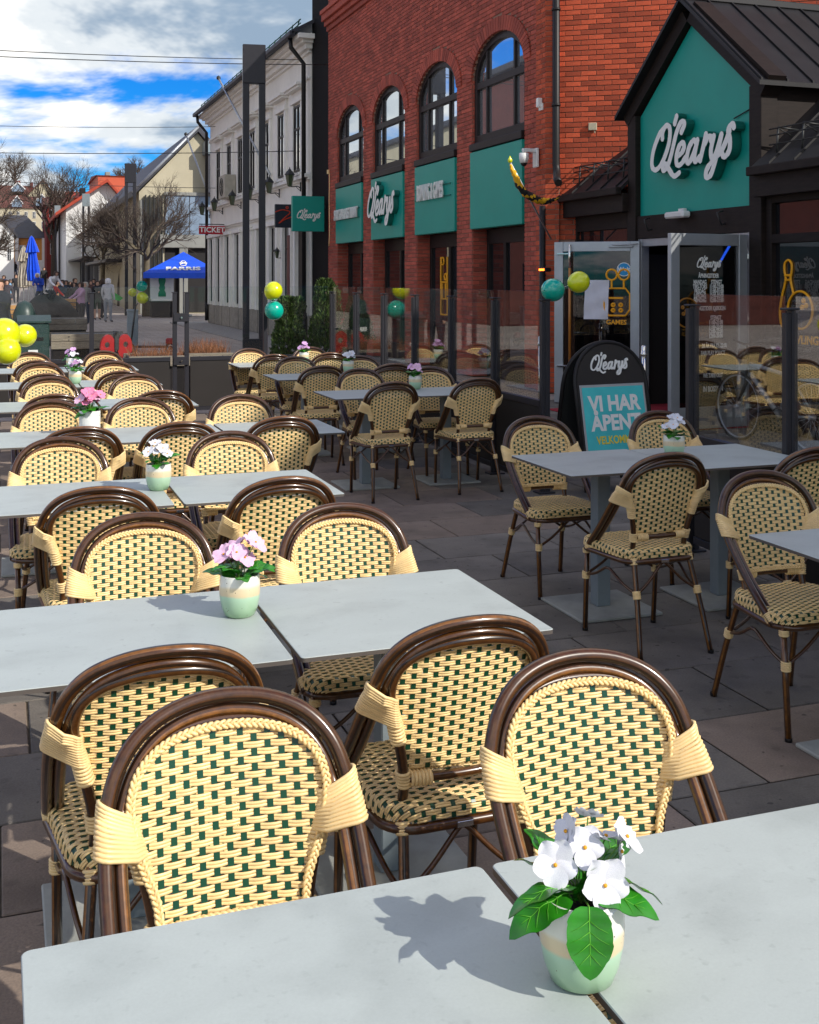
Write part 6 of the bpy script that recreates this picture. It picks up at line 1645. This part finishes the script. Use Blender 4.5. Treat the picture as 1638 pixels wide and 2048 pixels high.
# ================================================================ WELCOME BOARD
ab = empty('sandwich_board', (4.52, 8.05, 0)); tag(ab, 'black arched sandwich board with a teal poster reading VI HAR ÅPENT', 'sign board'); n_ = Vector((.10, -.995, 0)); ab.rotation_euler = (0, 0, atan2(n_.y, n_.x) + pi / 2)
def arch_outline(w, h0, h1, n=16):
    return [(-w, h0)] + [(-w * cos(pi * k / n), h1 + w * .98 * sin(pi * k / n)) for k in range(n + 1)] + [(w, h0)]
def board(sgn, name, rear):
    ang = radians(11) * sgn; M = Matrix.Translation((-.03 if rear else 0, 0, 1.17)) @ Matrix.Rotation(ang, 4, 'X') @ Matrix.Translation((0, 0, -1.17))
    mb = MB(); o = arch_outline(.335, .02, .84); mb.tube([M @ Vector((x, 0, z)) for x, z in o], .017, 8); mb.build(name, M_black, ab)
    mb = MB(); o2 = arch_outline(.322, .14, .84); mb.poly([M @ Vector((x, .006, z)) for x, z in o2], tuple((M.to_3x3() @ Vector((0, -.012, 0))))); fc = mb.build('board_face', M_iron if rear else mat('board black', (.012, .011, .012), .35), ab)
    return M, fc
Mb_, _ = board(1, 'frame_tube', True)
Ma_, face = board(-1, 'frame_tube', False)
mb = MB(); mb.bbox(-.305, .305, -.012, -.0075, .17, .835, .001, 0, Ma_); mb.build('poster_margin', M_alu, ab)
M_poster = mat('teal poster', (.02, .42, .46), .35, col2=(.05, .62, .62), nscale=2.5, coat=.5)
mb = MB(); mb.bbox(-.287, .287, -.0145, -.0122, .185, .815, .0005, 0, Ma_); mb.build('poster', M_poster, ab)
Mt = Ma_ @ frame((0, -.0165, 0), (0, -1, 0))
text_obj('VI HAR', .165, Mt @ Matrix.Translation((.0, .68, 0)), M_white, ab, ext=.0008, bold=.006, xs=.92)
text_obj('ÅPENT', .165, Mt @ Matrix.Translation((.0, .53, 0)), M_white, ab, ext=.0008, bold=.006, xs=.92)
text_obj('VELKOMMEN', .085, Mt @ Matrix.Translation((.0, .40, 0)), mat('yellow print', (.75, .62, .05), .5), ab, ext=.0008, bold=.002, xs=.8)
logo(Mt @ Matrix.Translation((-.19, .95, -.006)), .36, [M_white, M_white], ab, depth=.003)

# ================================================================ BICYCLE
bk = empty('bicycle', (7.25, 10.15, 0)); tag(bk, 'dark and silver bicycle parked against the bowling window', 'bicycle'); bk.rotation_euler = (0, 0, -pi / 2 + .06); WR_ = .345
for i, xx in enumerate((0, 1.08)):
    w = MB(); w.tube([(xx + WR_ * cos(a / 36 * 2 * pi), 0, WR_ + WR_ * sin(a / 36 * 2 * pi)) for a in range(36)], .017, 7, closed=True); wh = w.build('wheel', M_black, bk)
    w = MB(); w.tube([(xx + (WR_ - .022) * cos(a / 36 * 2 * pi), 0, WR_ + (WR_ - .022) * sin(a / 36 * 2 * pi)) for a in range(36)], .009, 6, closed=True); w.build('rim', M_alu, wh)
    w = MB(); w.cyl((xx, -.04, WR_), (xx, .04, WR_), .02, 8)
    for k in range(20): a = k / 20 * 2 * pi; w.tube([(xx, .02 * (-1) ** k, WR_), (xx + (WR_ - .02) * cos(a), 0, WR_ + (WR_ - .02) * sin(a))], .0015, 4)
    w.build('spokes', M_alu, wh)
HD, BB, ST = Vector((.19, 0, .80)), Vector((.64, 0, .30)), Vector((.78, 0, .82))
mb = MB()
for a, b, r_ in ((HD + Vector((.01, 0, -.1)), BB, .026), (HD, ST - Vector((.03, 0, .1)), .022), (BB, ST, .018), (BB, (1.08, .04, WR_), .011), ((.77, 0, .74), (1.08, .04, WR_), .010)): mb.tube([a, b], r_, 8)
mb.build('frame', mat('pale grey bike paint', (.22, .24, .25), .35, coat=.5), bk)
mb = MB(); mb.tube([HD + Vector((-.02, 0, .08)), (.11, .0, .58), (0, .05, WR_)], .014, 7); mb.tube([(.14, 0, .62), (.02, 0, .40)], .02, 6); mb.build('fork', M_black, bk)
mb = MB(); mb.tube(catmull([(.30, -.30, 1.06), (.22, -.2, 1.04), (.15, -.04, 1.0), (.15, .04, 1.0), (.22, .2, 1.04), (.30, .30, 1.06)], 4), .012, 6); mb.tube([(.17, 0, .86), (.14, 0, 1.0)], .015, 6); mb.bbox(.05, .14, -.06, .06, .84, .95, .02); mb.build('handlebar', M_black, bk)
mb = MB(); mb.tube([ST, (.80, 0, .95)], .014, 6); mb.lathe([(.0001, 0), (.06, .01), (.07, .04), (.0001, .06)], (.83, 0, .95), 12, M=Matrix.Diagonal((1.9, 1, 1, 1))); mb.build('saddle', M_black, bk)
mb = MB(); mb.tube([BB + Vector((.09 * cos(a), -.03, .09 * sin(a))) for a in [k / 16 * 2 * pi for k in range(16)]], .006, 5, closed=True); mb.tube([BB + Vector((0, -.05, 0)), BB + Vector((.12, -.05, -.12))], .01, 5); mb.tube([BB + Vector((0, .05, 0)), BB + Vector((-.12, .05, .12))], .01, 5); mb.build('crank', M_iron, bk)

# ================================================================ PEOPLE
PC = {}
def cmat(c):
    if c not in PC: PC[c] = mat('cloth %d' % len(PC), c, .85, noise=.15, nscale=12)
    return PC[c]
def person(x, y, h, rz, top, legs, label, hair=M_hair, pose='stand', hood=None, shoes=(.03, .03, .03), skin_legs=False, zb=None, arms='down', fat=1.0):
    z0 = hz(x, y) - .005 if zb is None else zb
    root = empty('person', (x, y, z0), rz); tag(root, label, 'person', 'people strolling down the street'); s = h / 1.72
    hipz = .92; lean = 0; kn = 0
    if pose == 'lean': lean = .30
    if pose == 'crouch': hipz = .52; lean = .35; kn = .30
    st = .14 if pose == 'walk' else .02
    J = {'pelvis': (0, 0, hipz), 'waist': (0, -lean * .3, hipz + .16), 'chest': (0, -lean * .9, hipz + .40), 'neck': (0, -lean * 1.25, hipz + .56), 'head': (0, -lean * 1.4 - .01, hipz + .64), 'crown': (0, -lean * 1.45 - .005, hipz + .74)}
    E = [('pelvis', 'waist'), ('waist', 'chest'), ('chest', 'neck'), ('neck', 'head'), ('head', 'crown')]
    Rr = {'pelvis': .145 * fat, 'waist': .135 * fat, 'chest': .155 * fat, 'neck': .06, 'head': .092, 'crown': .075}
    for sd, sn in ((1, 'r'), (-1, 'l')):
        f = st * sd
        J['hip' + sn] = (sd * .10, 0, hipz - .06); J['knee' + sn] = (sd * .105, -kn - f * .5, hipz * .52 + (.06 if kn else 0)); J['ank' + sn] = (sd * .11, f * .6 + (-.05 if kn else 0), .08); J['toe' + sn] = (sd * .125, f * .6 - .13 + (-.05 if kn else 0), .035)
        E += [('pelvis', 'hip' + sn), ('hip' + sn, 'knee' + sn), ('knee' + sn, 'ank' + sn), ('ank' + sn, 'toe' + sn)]
        Rr.update({'hip' + sn: .105 * fat, 'knee' + sn: .068, 'ank' + sn: .046, 'toe' + sn: .038})
        cx, cy, cz = J['chest']; J['sh' + sn] = (sd * .185 * fat, cy, cz + .07)
        if arms == 'down': el = (sd * .235, cy + .03, cz - .20); ha = (sd * .22, cy - .08, cz - .43)
        elif arms == 'front': el = (sd * .22, cy - .06, cz - .17); ha = (sd * .10, cy - .28, cz - .12)
        else: el = (sd * .24, cy - .15, cz - .12); ha = (sd * .2, cy - .36, cz - .24)
        J['el' + sn] = el; J['ha' + sn] = ha; J['fi' + sn] = tuple(Vector(ha) + (Vector(ha) - Vector(el)).normalized() * .09)
        E += [('chest', 'sh' + sn), ('sh' + sn, 'el' + sn), ('el' + sn, 'ha' + sn), ('ha' + sn, 'fi' + sn)]
        Rr.update({'sh' + sn: .078, 'el' + sn: .052, 'ha' + sn: .040, 'fi' + sn: .022})
    names = list(J); me = bpy.data.meshes.new('body_skeleton'); me.from_pydata([Vector(J[k]) * s for k in names], [(names.index(a), names.index(b)) for a, b in E], [])
    o = bpy.data.objects.new('tmp_body', me); COL.objects.link(o); sk = o.modifiers.new('s', 'SKIN'); sk.use_smooth_shade = True; ss = o.modifiers.new('u', 'SUBSURF'); ss.levels = 1; ss.render_levels = 1
    for i, k in enumerate(names):
        v = me.skin_vertices[0].data[i]; v.radius = (Rr[k] * s, Rr[k] * s * (.78 if k in ('pelvis', 'waist', 'chest') else 1)); v.use_root = (k == 'pelvis')
    dg = bpy.context.evaluated_depsgraph_get(); bm_ = bpy.data.meshes.new_from_object(o.evaluated_get(dg)); bpy.data.objects.remove(o)
    bm_.materials.clear()
    for m in (cmat(top), cmat(legs), M_skin, cmat(shoes), hair if hood is None else cmat(hood)): bm_.materials.append(m)
    HD_ = Vector(J['head']) * s; nz_ = J['neck'][2] * s; hp = (hipz - .02) * s
    for p in bm_.polygons:
        c = p.center; i = 0
        hands = any((c - Vector(J['fi' + q]) * s).length < .075 * s for q in 'rl')
        if hands: i = 2
        elif c.z > nz_ + .01 * s:
            d = c - HD_; i = 4 if (d.y > -.02 * s or d.z > .085 * s) else 2
        elif c.z < .085 * s: i = 3
        elif c.z < hp and abs(c.x) < .19 * s: i = 1 if not (skin_legs and c.z < .46 * s) else 2
        p.material_index = i; p.use_smooth = True
    b = bpy.data.objects.new('body', bm_); COL.objects.link(b); b.parent = root
    mb = MB(); hh = HD_ + Vector((0, .012, .045)) * s
    mb.lathe([(.106 * s, -.10 * s), (.112 * s, -.02 * s), (.10 * s, .05 * s), (.06 * s, .085 * s), (.0001, .095 * s)], hh, 12)
    mb.v = [v if v[1] > HD_.y - .045 * s or v[2] > HD_.z + .07 * s else (v[0] * .8, HD_.y - .03 * s, max(v[2], HD_.z + .07 * s)) for v in mb.v]
    mb.build('hood' if hood else 'hair', cmat(hood) if hood else hair, root)
    mb = MB(); mb.lathe([(.0001, -.012), (.012, 0), (.0001, .02)], HD_ + Vector((0, -.095, .01)) * s, 6)
    for q in (-1, 1): mb.lathe([(.0001, -.006), (.007, 0), (.0001, .006)], HD_ + Vector((q * .032, -.085, .035)) * s, 6)
    mb.build('face', M_skin, root)
    return root
def pp_(px, Y, **k): return bx_(px, Y), Y
Pl = [
 (216, 46.5, 1.76, 2.6, (.50, .50, .52), (.28, .30, .33), 'person in a white hood and grey sweatpants seen from behind', dict(hood=(.75, .74, .74))),
 (194, 49.5, 1.66, .4, (.02, .02, .022), (.03, .05, .035), 'person in a black jacket with bare knees facing the camera', dict(skin_legs=True, arms='front')),
 (203, 53, 1.70, 1.2, (.55, .015, .02), (.03, .02, .03), 'person in a bright red top behind the white-hooded one', dict()),
 (162, 42, 1.62, -1.2, (.42, .24, .36), (.05, .05, .05), 'person in a lilac padded jacket with arms held forward', dict(arms='reach', fat=1.12)),
 (171, 44.5, 1.62, -.6, (.18, .17, .16), (.04, .05, .07), 'person in a grey coat beside the lilac jacket', dict(hood=(.42, .38, .32))),
 (187, 62, 1.75, .2, (.03, .03, .05), (.02, .02, .03), 'person in navy clothes partly behind the third lamp', dict(pose='walk')),
 (150, 56, 1.78, .5, (.02, .015, .015), (.02, .02, .025), 'tall person in a black coat among the crowd', dict()),
 (132, 54, 1.68, -.3, (.02, .025, .03), (.03, .04, .08), 'person in a dark jacket left of the tall person in black', dict(arms='front')),
 (140, 60, 1.62, .9, (.03, .06, .14), (.02, .02, .03), 'person in a navy blue jacket in the middle of the crowd', dict()),
 (107, 38.5, 1.30, .8, (.60, .03, .02), (.10, .10, .12), 'child in a red jacket behind the climbing boulder', dict(zb=.35, arms='reach')),
 (98, 36.0, 1.20, .6, (.72, .70, .70), (.03, .03, .04), 'child in a white jacket crouching on the climbing boulder', dict(pose='crouch', zb=1.02, arms='reach')),
 (81, 36.0, 1.15, -.3, (.02, .07, .45), (.05, .05, .07), 'child in a blue jacket and white hat on the climbing boulder', dict(pose='crouch', zb=1.0, hood=(.75, .75, .75), arms='front')),
 (32, 72, 1.72, .2, (.02, .02, .025), (.02, .02, .03), 'distant person in black left of the beige parasols', dict(pose='walk')),
 (20, 66, 1.60, 1.4, (.22, .40, .60), (.15, .16, .2), 'distant person in a light blue jacket at the left', dict()),
 (8, 70, 1.72, -.6, (.03, .03, .08), (.02, .02, .05), 'distant person in dark blue at the left edge', dict()),
 (30, 122, 1.75, .6, (.02, .02, .02), (.06, .08, .12), 'tiny person in black walking up the far slope', dict(pose='walk')),
 (88, 92, 1.75, .0, (.02, .02, .02), (.02, .02, .02), 'tiny person in black beside the far lamps', dict()),
 (206, 51, 1.74, 2.2, (.02, .02, .025), (.03, .03, .04), 'person in black directly left of the white-hooded one', dict()),
 (181, 57, 1.68, .3, (.10, .05, .04), (.02, .02, .03), 'person in a dark brown coat behind the third lamp', dict(pose='walk')),
 (125, 49, 1.70, -.8, (.03, .05, .07), (.04, .05, .09), 'person in a slate blue coat right of the boulder', dict(arms='front')),
 (116, 58, 1.66, .4, (.35, .20, .10), (.02, .02, .03), 'person in a tan jacket beyond the boulder', dict()),
 (146, 49, 1.60, 1.1, (.02, .02, .02), (.10, .11, .14), 'short person in black with pale trousers in the crowd', dict()),
 (14, 52, 1.70, -.2, (.05, .04, .05), (.02, .02, .03), 'person in a dark plum coat near the left edge', dict(pose='walk')),
 (-3, 21, 1.72, .8, (.02, .022, .03), (.02, .02, .03), 'person in dark clothes cut off by the left edge of the view', dict(fat=1.1)),
]
for px, Y, h, rz, tp, lg, lb, kw in Pl: person(bx_(px, Y), Y, h, rz, tp, lg, lb, **kw)
mb = MB(); x = bx_(231, 46.6); mb.add([(x - .22, 46.6, 1.28), (x + .30, 46.6, .95), (x + .16, 46.55, .84), (x - .16, 46.5, .92), (x - .18, 46.7, .92)], [(0, 1, 2, 3), (0, 4, 2, 1), (0, 3, 4), (3, 2, 4)])
tag(mb.build('shopping_bag', mat('green bag', (.02, .45, .05), .5)), 'bright green bag carried by the white-hooded person', 'bag')
